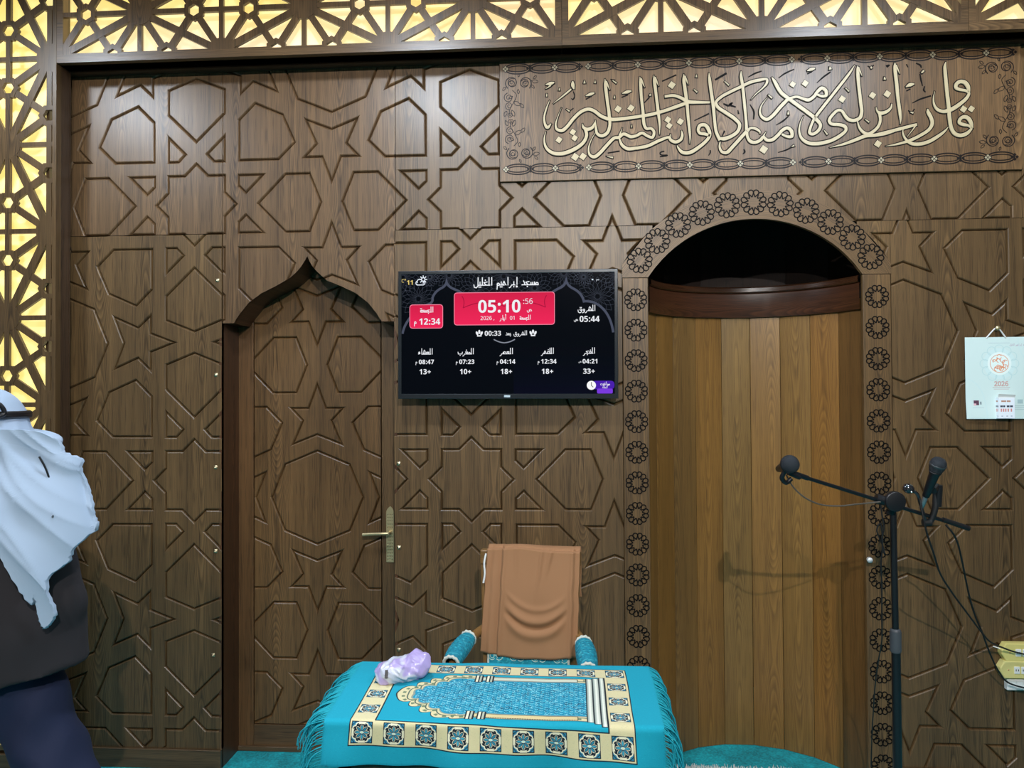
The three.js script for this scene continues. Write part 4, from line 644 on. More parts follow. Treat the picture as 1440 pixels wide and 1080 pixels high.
  addMesh('bezel_mark', rbox(-0.013, -h / 2 + 0.004, zf + 0.0015, 0.013, -h / 2 + 0.013, zf + 0.003, 0.0006), plain([0.5, 0.6, 0.65], 0.3), t);
  const tl = new THREE.RectAreaLight(new THREE.Color(0.8, 0.5, 0.6), 0.05, w - 0.03, h - 0.03); tl.position.set(0, 0, zf + 0.006); tl.lookAt(1.405, 1.912, 4); tl.name = 'screen_light'; t.add(tl);
}
// ---------------------------------------------------------------- paper calendar
{
  const p0 = at(1357, 474.5, 0.006), p1 = at(1356, 589, 0.006), wd = 0.30, hh = p0.y - p1.y, t = thing('wall_calendar', 'pale mint paper calendar with tear-off date pad, hung on the right wall', 'calendar', [p0.x - 0.002, p1.y, 0.004], 0);
  const tex = canvasTex(600, Math.round(600 * hh / wd), (c, w, h) => {
    c.fillStyle = '#d3e6e3'; c.fillRect(0, 0, w, h); c.strokeStyle = '#cfe5e4'; c.lineWidth = 9; c.beginPath(); c.moveTo(0, h * 0.5); c.bezierCurveTo(120, h * 0.56, 160, h * 0.7, 165, h); c.stroke(); c.beginPath(); c.moveTo(w, h * 0.35); c.bezierCurveTo(440, h * 0.3, 420, h * 0.1, 430, 0); c.stroke();
    c.fillStyle = '#d3e9e8'; c.beginPath(); c.arc(275, h * 0.325, 130, 0, 7); c.fill(); c.strokeStyle = '#bfdcdc'; c.lineWidth = 5; for (let k = 0; k < 12; k++) { const a = k * Math.PI / 6; c.beginPath(); c.arc(275 + 120 * Math.cos(a), h * 0.325 + 120 * Math.sin(a), 36, 0, 7); c.stroke(); } c.fillStyle = '#e8f4f1'; c.beginPath(); c.arc(275, h * 0.325, 96, 0, 7); c.fill();
    c.strokeStyle = '#e08a5c'; c.lineWidth = 5; for (let k = 0; k < 26; k++) { const a = hash(k, 5) * 6.28, r = 62 * Math.sqrt(hash(k, 9)), x = 275 + r * Math.cos(a), y = h * 0.325 + r * Math.sin(a); c.beginPath(); c.arc(x, y, 8 + 12 * hash(k, 3), hash(k, 1) * 6, hash(k, 1) * 6 + 3); c.stroke(); } c.strokeStyle = '#e0a07a'; c.beginPath(); c.arc(275, h * 0.325, 74, 0, 7); c.stroke();
    c.strokeStyle = '#c98f86'; c.lineWidth = 3; c.font = '52px sans-serif'; c.textAlign = 'center'; c.strokeText('2026', 285, h * 0.60); c.fillStyle = '#c5b4b2'; c.fillRect(215, h * 0.615, 140, 5); c.fillRect(225, h * 0.635, 120, 4);
    c.fillStyle = c.strokeStyle = '#b9a9b8'; arabic(c, 'مسجد إبراهيم الخليل', 430, h * 0.105, 17, 'center', 0.11); c.strokeStyle = c.fillStyle = '#c87888'; arabic(c, 'مسجد', 545, h * 0.1, 19, 'center', 0.13); c.fillStyle = '#b7cccf'; c.fillRect(190, h * 0.07, 170, 4);
    c.fillStyle = '#5a3548'; c.fillRect(62, h * 0.775, 42, 40); c.fillStyle = '#e3b9c0'; c.fillRect(62, h * 0.812, 20, 18); c.fillStyle = '#7c8f95'; c.fillRect(112, h * 0.79, 12, 24); c.fillStyle = '#c5d7d8'; c.fillRect(52, h * 0.86, 90, 6); c.fillStyle = '#a9c4c5'; c.fillRect(412, h * 0.765, 44, 34); for (let k = 0; k < 3; k++) c.fillRect(378, h * (0.84 + k * 0.022), 100, 4);
  });
  const g = new THREE.PlaneGeometry(wd, hh, 24, 30); g.translate(wd / 2, hh / 2, 0); { const p = g.attributes.position; for (let i = 0; i < p.count; i++) { const u = p.getX(i) / wd, v = p.getY(i) / hh; p.setZ(i, 0.004 + 0.006 * (1 - v) * Math.sin(u * 3.1) + 0.006 * smooth(0.25, 0, v) * (1 - u)); } g.computeVertexNormals(); }
  const m = plain([1, 1, 1], 0.6); m.map = tex; addMesh('calendar_sheet', g, m, t);
  addMesh('hanging_loop', tube([[0.085, hh - 0.004, 0.006], [0.122, hh + 0.036, 0.009], [0.132, hh + 0.036, 0.009], [0.165, hh - 0.004, 0.006]], 0.003, 6), M.white, t);
  addMesh('hook', merge([rod([0.127, hh + 0.03, 0], [0.127, hh + 0.036, 0.02], 0.004), lathe([[0, 0], [0.009, 0.002], [0.009, 0.005], [0, 0.008]], 12).rotateX(Math.PI / 2).translate(0.127, hh + 0.037, 0.014)]), M.brass, t);
  const pad = canvasTex(256, 300, (c) => { c.fillStyle = '#eef3fb'; c.fillRect(0, 0, 256, 300); c.fillStyle = '#b8876f'; for (const [x, w] of [[40, 80], [130, 60]]) c.fillRect(x, 40, w, 22); c.fillStyle = '#30384a'; for (const [x, w] of [[24, 40], [70, 34], [128, 44], [180, 46]]) { c.fillRect(x, 112, w, 26); } c.fillStyle = '#d98f86'; for (const x of [30, 66, 100, 140, 190]) { c.fillRect(x, 158, 22, 44); } c.fillStyle = '#7a86a0'; for (const x of [40, 120, 190]) c.fillRect(x, 262, 26, 8); });
  const pm = plain([1, 1, 1], 0.6); pm.map = pad;
  addMesh('date_pad', rbox(0.118, 0.002, 0.008, 0.182, 0.088, 0.03, 0.001), [pm, pm, pm, pm, pm, pm][0], t);
  const curl = new THREE.PlaneGeometry(0.068, 0.02, 6, 6); { const p = curl.attributes.position; for (let i = 0; i < p.count; i++) { const v = p.getY(i) / 0.02 + 0.5; p.setZ(i, 0.006 * v * v); } curl.computeVertexNormals(); } addMesh('curled_page', curl.rotateZ(-0.06).translate(0.150, 0.092, 0.028), M.white, t);
}
// ---------------------------------------------------------------- socket strips at the right edge
{
  const strip = (label, px, py, len, hgt, z, rgb, turn) => {
    const p = at(px, py, z), t = thing('power_strip', label, 'power strip', [p.x, p.y, 0], 0, undefined), s = new THREE.Shape(), e = hgt * 0.24; s.moveTo(e, -hgt / 2); s.lineTo(len, -hgt / 2); s.lineTo(len, hgt / 2); s.lineTo(e, hgt / 2); s.lineTo(0, hgt * 0.1); s.lineTo(0, -hgt * 0.1); s.closePath();
    addMesh('housing', new THREE.ExtrudeGeometry(s, { depth: z - 0.004, bevelEnabled: true, bevelSize: 0.004, bevelThickness: 0.004, bevelSegments: 2 }).translate(0, 0, 0.004), plain(rgb, 0.45), t);
    for (let k = 0; k < 6; k++) { const x = 0.05 + k * 0.028; const q = addMesh('socket', rbox(x, -hgt * 0.24, z, x + 0.022, hgt * 0.22, z + 0.007, 0.002), M.white, t); addMesh('socket_hole', merge([box(x + 0.005, -0.004, z + 0.007, x + 0.008, 0.004, z + 0.0074), box(x + 0.014, -0.004, z + 0.007, x + 0.017, 0.004, z + 0.0074)]), M.rubber, q); }
    addMesh('pilot_dot', lathe([[0, 0], [0.003, 0], [0.003, 0.002], [0, 0.003]], 10).rotateX(Math.PI / 2).translate(0.028, 0, z + 0.003), plain([0.5, 0.25, 0.1], 0.4), t); return t;
  };
  strip('upper yellow power strip with white sockets at right wall edge', 1409.5, 917, 0.28, 0.066, 0.03, [0.70, 0.60, 0.20], 0);
  strip('lower yellow power strip with white sockets, above the white box', 1407.5, 941.5, 0.28, 0.064, 0.032, [0.72, 0.63, 0.24], 0);
  const p = at(1416.5, 962, 0.024), b = thing('socket_box', 'white socket box under the two yellow power strips', 'socket box', [p.x, p.y, 0]);
  addMesh('housing', rbox(0, -0.026, 0, 0.26, 0.02, 0.024, 0.003), M.white, b); for (let k = 0; k < 6; k++) addMesh('cover', rbox(0.004 + k * 0.031, -0.022, 0.024, 0.032 + k * 0.031, 0.014, 0.027, 0.002), M.white, b);
  const tw = at(1397, 909, 0.012), loop = addMesh('white_cable', tube([[tw.x, tw.y, 0.008], [tw.x + 0.03, tw.y - 0.012, 0.02], [tw.x + 0.048, tw.y - 0.05, 0.02], [tw.x + 0.045, tw.y - 0.065, 0.006]], 0.0022, 6), M.white); loop.userData = { label: 'short thin white cable looping beside the upper yellow power strip', category: 'cable' };
}

// ---------------------------------------------------------------- microphone stand
{
  const zp = 0.62, J = at(1255.5, 706, zp), foot = atY(1262, 1080, 0.2), t = thing('microphone_stand', 'black boom microphone stand in front of the niche pilaster', 'microphone stand', [J.x, 0, zp]);
  const L = (px, py, z) => { const p = at(px, py, z); return [p.x - J.x, p.y, z - zp]; };
  const mid = L(1259.5, 905, zp), a = L(1108, 663, zp + 0.16), aEnd = L(1362, 743, zp - 0.11), hub = L(1253, 706, zp + 0.02);
  addMesh('lower_tube', rod([0.004, 0.04, 0], [0.004, mid[1], 0], 0.0145, 0.0145), M.blackMetal, t);
  addMesh('upper_tube', rod([0.004, mid[1] - 0.1, 0], [0, J.y, 0], 0.0108, 0.0108), M.blackMetal, t);
  addMesh('sleeve', merge([lathe([[0.0148, -0.04], [0.0185, -0.034], [0.0185, 0.03], [0.016, 0.038], [0.012, 0.04], [0.011, 0.04]], 20).translate(0.003, mid[1] + 0.01, 0)]), plain([0.06, 0.065, 0.075], 0.5), t);
  addMesh('base', merge([lathe([[0, 0.002], [0.145, 0.002], [0.15, 0.006], [0.148, 0.016], [0.1, 0.026], [0.03, 0.036], [0.02, 0.06], [0.0, 0.06]], 36)]), M.blackMetal, t);
  addMesh('clutch', merge([lathe([[0, -0.014], [0.03, -0.014], [0.034, -0.009], [0.034, 0.009], [0.03, 0.014], [0, 0.014]], 24).rotateX(Math.PI / 2).translate(hub[0] + 0.006, hub[1] + 0.004, hub[2] + 0.012), rod([-0.012, J.y - 0.04, 0], [0.01, J.y + 0.02, 0.01], 0.014, 0.016), rod([hub[0] - 0.05, hub[1] + 0.012, hub[2]], [hub[0] + 0.02, hub[1] - 0.006, hub[2]], 0.016, 0.018)]), M.black, t);
  addMesh('boom_arm', merge([rod([a[0] + 0.05, a[1] - 0.018, a[2] - 0.03], aEnd, 0.0062, 0.0068), rod([a[0] + 0.02, a[1] - 0.006, a[2] - 0.014], [a[0] + 0.075, a[1] - 0.026, a[2] - 0.042], 0.0085, 0.0085)]), M.blackMetal, t);
  addMesh('counter_grip', rod([lerp(hub[0], aEnd[0], 0.66), lerp(hub[1], aEnd[1], 0.66), lerp(hub[2], aEnd[2], 0.66)], aEnd, 0.0085, 0.0095), M.rubber, t);
  const g0 = L(1303, 736, zp - 0.05), g1 = L(1316, 700, zp - 0.045), g2p = L(1317, 684, zp - 0.045), k0 = L(1277, 687, zp - 0.03), k1 = L(1296, 715, zp - 0.04);
  addMesh('gooseneck', merge([tube([g0, [g0[0] + 0.012, g0[1] + 0.008, g0[2]], [g1[0] - 0.004, g1[1] - 0.04, g1[2]], g1, g2p], 0.0105, 10), rod([g0[0] - 0.012, g0[1] + 0.002, g0[2]], [g0[0] + 0.014, g0[1] + 0.004, g0[2]], 0.013)]), M.rubber, t);
  addMesh('spare_clip', merge([lathe([[0, -0.018], [0.012, -0.016], [0.017, -0.006], [0.017, 0.006], [0.011, 0.016], [0, 0.018]], 18).rotateZ(1.2).translate(...k0), tube([[k0[0] + 0.008, k0[1] - 0.004, k0[2]], [k0[0] + 0.028, k0[1] - 0.016, k0[2]], [k1[0] - 0.005, k1[1] + 0.02, k1[2]], k1, L(1303, 736, zp - 0.05)], 0.0062, 8)]), plain([0.03, 0.03, 0.034], 0.12, { clearcoat: 1, metalness: 0.4 }), t);
  addMesh('clip_rivet', merge([new THREE.SphereGeometry(0.004, 8, 6).translate(k0[0] - 0.01, k0[1] + 0.012, k0[2] + 0.014), new THREE.SphereGeometry(0.004, 8, 6).translate(k0[0] + 0.004, k0[1] - 0.01, k0[2] + 0.016)]), M.chrome, t);

  // microphone on the boom, seen head on
  const m1 = at(1111, 653, zp + 0.19), mic1 = thing('microphone', 'round black microphone head on the left tip of the boom', 'microphone', [m1.x, m1.y, m1.z]);
  const mesh = plain([0.014, 0.018, 0.025], 0.55); mesh.bumpMap = dataTex(64, 64, (x, y) => { const v = ((x >> 2) + (y >> 2)) % 2 ? 220 : 60; return [v, v, v]; }, false); mesh.bumpMap.repeat.set(8, 8); mesh.bumpScale = 0.0006;
  addMesh('grille', lathe([[0, 0.026], [0.012, 0.0255], [0.021, 0.021], [0.0268, 0.012], [0.0282, 0], [0.0282, -0.006], [0.026, -0.014], [0.019, -0.022]], 32).rotateX(Math.PI / 2), mesh, mic1);
  addMesh('collar', lathe([[0.0272, -0.004], [0.0296, -0.003], [0.0296, 0.003], [0.0272, 0.004]], 32).rotateX(Math.PI / 2).translate(0, 0, -0.004), M.black, mic1);
  addMesh('body', rod([0, -0.004, -0.02], [0.012, -0.03, -0.16], 0.02, 0.012), M.black, mic1);
  addMesh('clip', merge([rod([0.004, -0.03, -0.034], [0.045, -0.048, -0.05], 0.0075), tube([[-0.012, -0.022, -0.012], [-0.02, -0.045, -0.02], [-0.004, -0.062, -0.03], [0.014, -0.05, -0.035]], 0.0075, 8)]), M.black, mic1);

  // hand microphone on the gooseneck
  const h0 = at(1298, 708, zp - 0.03), h1 = at(1321, 648, zp + 0.045), mic2 = thing('microphone', 'black handheld microphone with ball grille clipped upright on the right', 'microphone', [h0.x, h0.y, h0.z]);
  const d = h1.clone().sub(h0), len = d.length(), q = new THREE.Quaternion().setFromUnitVectors(V3(0, 1, 0), d.clone().normalize()), put = (g) => g.applyQuaternion(q);
  addMesh('connector', put(lathe([[0, -0.02], [0.007, -0.02], [0.0085, 0.0], [0.0085, 0.03], [0, 0.03]], 18)), plain([0.3, 0.31, 0.32], 0.35, { metalness: 0.8 }), mic2);
  addMesh('handle', put(lathe([[0, 0.03], [0.0115, 0.03], [0.013, 0.05], [0.0165, len * 0.68], [0.0195, len * 0.74], [0.0215, len * 0.775], [0, len * 0.775]], 24)), M.black, mic2);
  addMesh('grille', put(lathe([[0.0205, len * 0.775], [0.0235, len * 0.82], [0.0255, len * 0.88], [0.0255, len * 0.92], [0.0238, len * 0.98], [0.018, len * 1.03], [0.009, len * 1.055], [0, len * 1.06]], 28)), mesh, mic2);
  addMesh('ring', put(lathe([[0.0248, len * 0.885], [0.027, len * 0.89], [0.027, len * 0.925], [0.0248, len * 0.93]], 28)), plain([0.1, 0.105, 0.11], 0.3, { metalness: 0.7 }), mic2);
  addMesh('clip', merge([rod(at(1317, 684, zp - 0.045).sub(h0).toArray(), at(1312, 690, zp - 0.01).sub(h0).toArray(), 0.012), rod(at(1318.5, 712, zp - 0.045).sub(h0).toArray(), at(1320, 682, zp - 0.04).sub(h0).toArray(), 0.0125, 0.0125)]), M.black, mic2);

  // cables
  const cable = (label, pts, r, mat = M.rubber) => { const c = addMesh('microphone_cable', tube(pts.map(([x, y, z]) => at(x, y, z)), r, 7, pts.length * 10), mat); c.userData = { label, category: 'cable' }; };
  cable('thin cable sagging from the left microphone to the stand clutch', [[1106, 668, zp + 0.14], [1112, 680, zp + 0.14], [1128, 697, zp + 0.13], [1152, 709, zp + 0.11], [1180, 711.5, zp + 0.08], [1205, 709, zp + 0.06], [1226, 707, zp + 0.04], [1238, 706, zp + 0.035]], 0.0026, plain([0.09, 0.075, 0.06], 0.5));
  cable('black cable running down from the boom end to the power strips, left strand', [[1293, 700, zp - 0.03], [1300, 735, zp - 0.02], [1304, 752, zp - 0.03], [1312, 775, zp - 0.06], [1322, 806, zp - 0.14], [1340, 835, zp - 0.24], [1360, 862, zp - 0.34], [1378, 886, zp - 0.42], [1392, 902, zp - 0.48], [1412, 911.5, zp - 0.54], [1428, 917, zp - 0.56], [1450, 922, zp - 0.56]], 0.0034);
  cable('black cable running down from the boom end to the power strips, right strand', [[1330, 738, zp - 0.06], [1338, 747, zp - 0.06], [1346, 762, zp - 0.1], [1353, 790, zp - 0.18], [1358, 815, zp - 0.26], [1364, 842, zp - 0.34], [1372, 868, zp - 0.4], [1381, 889, zp - 0.44], [1391, 916, zp - 0.48], [1405, 945, zp - 0.54], [1418, 960, zp - 0.56], [1450, 970, zp - 0.56]], 0.0034);
  cable('black cable tied in a hanging bundle left of the stand pole', [[1238, 706, zp + 0.02], [1240, 722, zp + 0.02], [1243, 742, zp + 0.02], [1240, 760, zp + 0.01], [1244, 780, zp + 0.005], [1243, 772, zp], [1236, 755, zp + 0.01], [1233, 745, zp + 0.015], [1238, 735, zp + 0.02], [1241, 765, zp + 0.015], [1239, 792, zp], [1240, 820, zp - 0.02], [1240, 860, zp - 0.05], [1240, 900, zp - 0.1], [1235, 930, zp - 0.2], [1231, 960, zp - 0.3], [1228, 1000, zp - 0.42], [1226, 1040, zp - 0.5], [1225, 1078, zp - 0.56]], 0.0024);
  const c0 = at(1226, 752, 0.03), c1 = at(1223, 787.5, 0.03), pull = thing('hanging_bead', 'small round white bead hanging on a thread before the right pilaster', 'bead', [c1.x, c1.y, 0.03]);
  addMesh('bead', lathe([[0, -0.008], [0.008, -0.0075], [0.0125, -0.002], [0.0125, 0.003], [0.008, 0.008], [0, 0.0088]], 20).rotateX(1.2), plain([0.8, 0.8, 0.78], 0.25, { clearcoat: 1 }), pull);
  addMesh('bead_rim', new THREE.TorusGeometry(0.011, 0.0022, 8, 22).translate(0, -0.001, 0.002), M.black, pull);
  addMesh('thread', tube([[0, 0.006, 0], [0.005, 0.05, 0.0], [c0.x - c1.x, c0.y - c1.y, -0.02]], 0.0007, 5), M.rubber, pull);
}

// ---------------------------------------------------------------- table and prayer rug
{
  const t = thing('table', 'small dark table hidden under the turquoise prayer rug', 'table', [1.432, 0, 0.972]), dk = woodMat(oakColor, 0.2, 0.8, [0.4, 0.34, 0.3], 0.45);
  addMesh('tabletop', boxUV(rbox(-0.45, 0.722, -0.215, 0.45, 0.748, 0.212, 0.004), true), dk, t);
  addMesh('apron', boxUV(merge([box(-0.43, 0.60, 0.185, 0.43, 0.722, 0.2), box(-0.43, 0.60, -0.2, 0.43, 0.722, -0.185), box(-0.43, 0.60, -0.185, -0.415, 0.722, 0.185), box(0.415, 0.60, -0.185, 0.43, 0.722, 0.185)])), dk, t);
  for (const [x, z] of [[-0.41, -0.18], [0.41, -0.18], [-0.41, 0.18], [0.41, 0.18]]) addMesh('leg', boxUV(rbox(x - 0.02, 0.0, z - 0.02, x + 0.02, 0.722, z + 0.02, 0.003)), dk, t);
}
{
  const xa = 0.958, xb = 1.912, LEN = xb - xa, TOP = 0.447, HANG = 0.118, WID = TOP + HANG, z0 = 0.747, yT = 0.7545, KP = 2000;
  const t = thing('prayer_rug', 'turquoise fringed prayer rug with beige flower-square border draped over the table', 'prayer rug', [xa, 0, z0]);
  const tex = canvasTex(Math.round(LEN * KP), Math.round(WID * KP), (c, w, h) => {
    c.scale(KP, KP); c.fillStyle = '#069bb4'; c.fillRect(0, 0, LEN, WID);
    const beige = '#d9cda0', ink = '#0c1a26', pale = '#e9e2c4', blue = '#2f9cba';
    const ox0 = 0.077, ox1 = 0.872, oy0 = 0.029, oy1 = 0.521, bw = 0.068;
    c.fillStyle = ink; c.fillRect(ox0 - 0.003, oy0 - 0.003, ox1 - ox0 + 0.006, oy1 - oy0 + 0.006); c.fillStyle = beige; c.fillRect(ox0, oy0, ox1 - ox0, oy1 - oy0);
    c.fillStyle = ink; c.fillRect(ox0 + bw, oy0 + bw, ox1 - ox0 - 2 * bw, oy1 - oy0 - 2 * bw); c.fillStyle = '#069bb4'; c.fillRect(ox0 + bw + 0.004, oy0 + bw + 0.003, ox1 - ox0 - 2 * bw - 0.008, oy1 - oy0 - 2 * bw - 0.006);
    const sq = (x, y, s) => {
      c.save(); c.translate(x, y); c.scale(s, s); c.fillStyle = ink; c.fillRect(-0.5, -0.5, 1, 1);
      c.strokeStyle = blue; c.lineWidth = 0.05; for (let k = 0; k < 4; k++) { c.save(); c.rotate(k * Math.PI / 2); c.fillStyle = '#2a7fa0'; c.beginPath(); c.moveTo(0.46, 0.46); c.lineTo(0.46, 0.2); c.quadraticCurveTo(0.3, 0.3, 0.2, 0.46); c.fill(); c.strokeStyle = ink; c.lineWidth = 0.03; c.beginPath(); c.moveTo(0.46, 0.32); c.lineTo(0.3, 0.46); c.stroke(); c.fillStyle = pale; c.beginPath(); c.moveTo(-0.17, 0.48); c.quadraticCurveTo(-0.1, 0.38, -0.2, 0.34); c.quadraticCurveTo(0, 0.42, 0.2, 0.34); c.quadraticCurveTo(0.1, 0.38, 0.17, 0.48); c.fill(); c.strokeStyle = pale; c.lineWidth = 0.055; c.beginPath(); c.arc(0.3, 0.16, 0.13, -0.5, 1.8); c.stroke(); c.beginPath(); c.arc(0.16, 0.3, 0.13, -0.2, 2.1); c.stroke(); c.restore(); }
      for (let k = 0; k < 8; k++) { c.save(); c.rotate(k * Math.PI / 4 + (k % 2 ? 0 : 0)); c.fillStyle = '#eadfbf'; c.beginPath(); c.ellipse(0.215, 0, 0.14, 0.085, 0, 0, 7); c.fill(); c.fillStyle = k % 2 ? '#1f7f9b' : '#3aa0ba'; c.beginPath(); c.moveTo(0.06, 0); c.quadraticCurveTo(0.2, 0.11, 0.335, 0); c.quadraticCurveTo(0.2, -0.11, 0.06, 0); c.fill(); c.strokeStyle = ink; c.lineWidth = 0.02; c.stroke(); c.restore(); }
      c.fillStyle = '#bfe3e0'; c.beginPath(); c.ellipse(0, 0, 0.1, 0.06, 0, 0, 7); c.fill(); c.fillStyle = '#e8d59a'; c.beginPath(); c.ellipse(0, 0, 0.04, 0.03, 0, 0, 7); c.fill(); c.restore();
    };
    for (let i = 0; i < 9; i++) { const x = lerp(ox0 + 0.034, ox1 - 0.034, i / 8); sq(x, oy0 + 0.034, 0.058); sq(x, oy1 - 0.034, 0.06); }
    for (let j = 1; j < 4; j++) { const y = lerp(oy0 + 0.034, oy1 - 0.034, j / 4); sq(ox0 + 0.034, y, 0.056); sq(ox1 - 0.034, y, 0.056); }
    // the printed arch lies on its side, its tip to the left
    const cy = 0.268, tip = 0.216, spr = 0.42, end = 0.748, hw = 0.118;
    const scal = (grow) => { c.beginPath(); c.moveTo(end, cy - hw - grow); c.lineTo(spr, cy - hw - grow); const P = [[spr, hw], [0.375, 0.127], [0.318, 0.098], [0.284, 0.064], [0.246, 0.032], [tip + 0.012, 0]]; for (let i = 0; i < P.length - 1; i++) { const a = P[i], b = P[i + 1]; c.quadraticCurveTo((a[0] + b[0]) / 2 - 0.022 - grow, cy - (Math.max(a[1], b[1]) + 0.012 + grow), b[0] - grow * (i === 4 ? 1.8 : 0.7), cy - b[1] - (i === 4 ? 0 : grow * 0.7)); } for (let i = P.length - 2; i >= 0; i--) { const a = P[i + 1], b = P[i]; c.quadraticCurveTo((a[0] + b[0]) / 2 - 0.022 - grow, cy + (Math.max(a[1], b[1]) + 0.012 + grow), b[0] - grow * 0.7 * (i ? 1 : 0), cy + b[1] + (i ? grow * 0.7 : grow)); } c.lineTo(end, cy + hw + grow); c.closePath(); };
    scal(0.0335); c.fillStyle = ink; c.fill(); scal(0.031); c.fillStyle = beige; c.fill(); scal(0.012); c.strokeStyle = '#4e5f52'; c.lineWidth = 0.004; c.stroke(); c.lineWidth = 0.010; c.setLineDash([0.012, 0.016]); scal(0.02); c.strokeStyle = '#6f7f60'; c.stroke(); c.setLineDash([]);
    scal(0.004); c.fillStyle = '#8f9a8c'; c.fill(); scal(0); c.fillStyle = '#118fb0'; c.fill();
    c.save(); scal(-0.004); c.clip();
    for (let i = 0; i < 1500; i++) { const x = tip + (end - tip) * hash(i, 1), y = cy + (hash(i, 2) - 0.5) * 2 * (hw + 0.02), a = hash(i, 3) * 6.28; c.strokeStyle = ['#0b5876', '#8fd3dc', '#0f7f9f', '#3fb6cc', '#0a4a66'][i % 5]; c.lineWidth = 0.0022; c.beginPath(); c.arc(x, y, 0.003 + 0.004 * hash(i, 4), a, a + 3.6); c.stroke(); }
    for (let i = 0; i < 40; i++) for (let j = 0; j < 16; j++) { const x = tip + 0.02 + i * 0.0145, y = cy - hw + 0.006 + j * 0.0152 + (i % 2) * 0.0076; c.strokeStyle = '#9fd9dd'; c.lineWidth = 0.0018; c.beginPath(); c.arc(x, y, 0.0045, 0.4, 3.4); c.stroke(); }
    c.restore();
    for (const s of [-1, 1]) {   // columns, capitals and bases
      const y = cy + s * (hw + 0.016); c.fillStyle = s < 0 ? '#cfd2be' : '#dcc893'; c.fillRect(spr, y - 0.011, end - spr - 0.03, 0.022); c.strokeStyle = '#2a2a20'; c.lineWidth = 0.002; c.strokeRect(spr, y - 0.011, end - spr - 0.03, 0.022); if (s > 0) { c.setLineDash([0.004, 0.003]); c.beginPath(); c.moveTo(spr, y + 0.011); c.lineTo(end - 0.03, y + 0.011); c.lineWidth = 0.004; c.stroke(); c.setLineDash([]); }
      for (const [x, e] of [[spr - 0.018, 0.008], [spr + 0.016, 0.006]]) { c.fillStyle = ink; c.fillRect(x - 0.006, y - 0.02 - e, 0.026, 0.04 + 2 * e); c.fillStyle = pale; c.fillRect(x - 0.002, y - 0.018 - e, 0.007, 0.036 + 2 * e); c.fillStyle = '#b8bca6'; c.fillRect(x + 0.009, y - 0.018 - e, 0.006, 0.036 + 2 * e); }
    }
    for (const [x, e, wd] of [[end - 0.002, 0.035, 0.016], [end + 0.018, 0.042, 0.016], [end + 0.038, 0.05, 0.013]]) { c.fillStyle = ink; c.fillRect(x - 0.003, cy - hw - e - 0.002, wd + 0.006, 2 * (hw + e) + 0.004); const gr = c.createLinearGradient(x, 0, x + wd, 0); gr.addColorStop(0, '#8d9a90'); gr.addColorStop(0.5, '#eef0e2'); gr.addColorStop(1, '#b9c0b0'); c.fillStyle = gr; c.fillRect(x, cy - hw - e, wd, 2 * (hw + e)); }
    c.setTransform(1, 0, 0, 1, 0, 0);
    for (let i = 0; i < 26000; i++) { c.globalAlpha = 0.07; c.fillStyle = hash(i, 21) > 0.5 ? '#ffffff' : '#003040'; c.fillRect(hash(i, 22) * w, hash(i, 23) * h, 2 + 5 * hash(i, 24), 2); } c.globalAlpha = 1;
  });
  const pile = plain([1, 1, 1], 0.92, { sheen: 0.12, sheenRoughness: 0.5, sheenColor: new THREE.Color(0.2, 0.5, 0.6) }); pile.map = tex;
  const NXs = 90, path = [], R = 0.014; const S = steps(0, WID, 80);
  const pos3 = (u, s) => {
    const x = LEN * u; let y, z; const sTop = TOP - 0.5 * Math.PI * R / 2;
    if (s < sTop) { z = s; y = yT; } else if (s < sTop + Math.PI / 2 * R) { const a = (s - sTop) / R; z = sTop + R * Math.sin(a); y = yT - R * (1 - Math.cos(a)); } else { z = sTop + R; y = yT - R - (s - sTop - Math.PI / 2 * R); }
    const hang = smooth(sTop, WID, s), n = (vnoise(x * 7 + 3, s * 9) - 0.5) * 0.006 * (1 - hang);
    return [x + (0.5 - u) * 0.02 * smooth(0.1, TOP, s) + (hang > 0 ? (u - 0.5) * 0.01 * hang : 0), y + Math.max(0, n) + 0.0015 - 0.006 * hang * (u - 0.5), z + hang * (0.006 + 0.009 * Math.sin(x * 16 + 1) + 0.005 * Math.sin(x * 37))];
  };
  const pos = [], uv = [], idx = [];
  for (const lay of [0, 1]) for (let i = 0; i <= NXs; i++) for (const s of S) { const q = pos3(i / NXs, s), q2 = pos3(i / NXs, s + 0.001), dz = q2[2] - q[2], dy = q2[1] - q[1], l = Math.hypot(dz, dy) || 1; pos.push(q[0], q[1] + (lay ? -0.003 * dz / l : 0), q[2] + (lay ? 0.003 * dy / l : 0)); uv.push(i / NXs, clamp(1 - (s + 0.015 * (0.5 - i / NXs) * 2) / WID, 0.003, 0.997)); }
  const m = S.length, off = (NXs + 1) * m;
  for (let i = 0; i < NXs; i++) for (let j = 0; j < m - 1; j++) { const a = i * m + j, b = a + m; idx.push(a, a + 1, b, b, a + 1, b + 1, off + a, off + b, off + a + 1, off + b, off + b + 1, off + a + 1); }
  for (let i = 0; i < NXs; i++) { const a = i * m + m - 1, b = a + m, c = i * m, d = c + m; idx.push(a, off + a, b, b, off + a, off + b, c, d, off + c, d, off + d, off + c); }
  for (let j = 0; j < m - 1; j++) { const a = j, b = j + 1, e = NXs * m + j; idx.push(a, off + a, b, b, off + a, off + b, e, e + 1, off + e, e + 1, off + e + 1, off + e); }
  const g = new THREE.BufferGeometry(); g.setAttribute('position', new THREE.BufferAttribute(new Float32Array(pos), 3)); g.setAttribute('uv', new THREE.BufferAttribute(new Float32Array(uv), 2)); g.setIndex(idx); g.computeVertexNormals();
  addMesh('rug', g, pile, t);
  const fr = plain([0.004, 0.33, 0.42], 0.8);
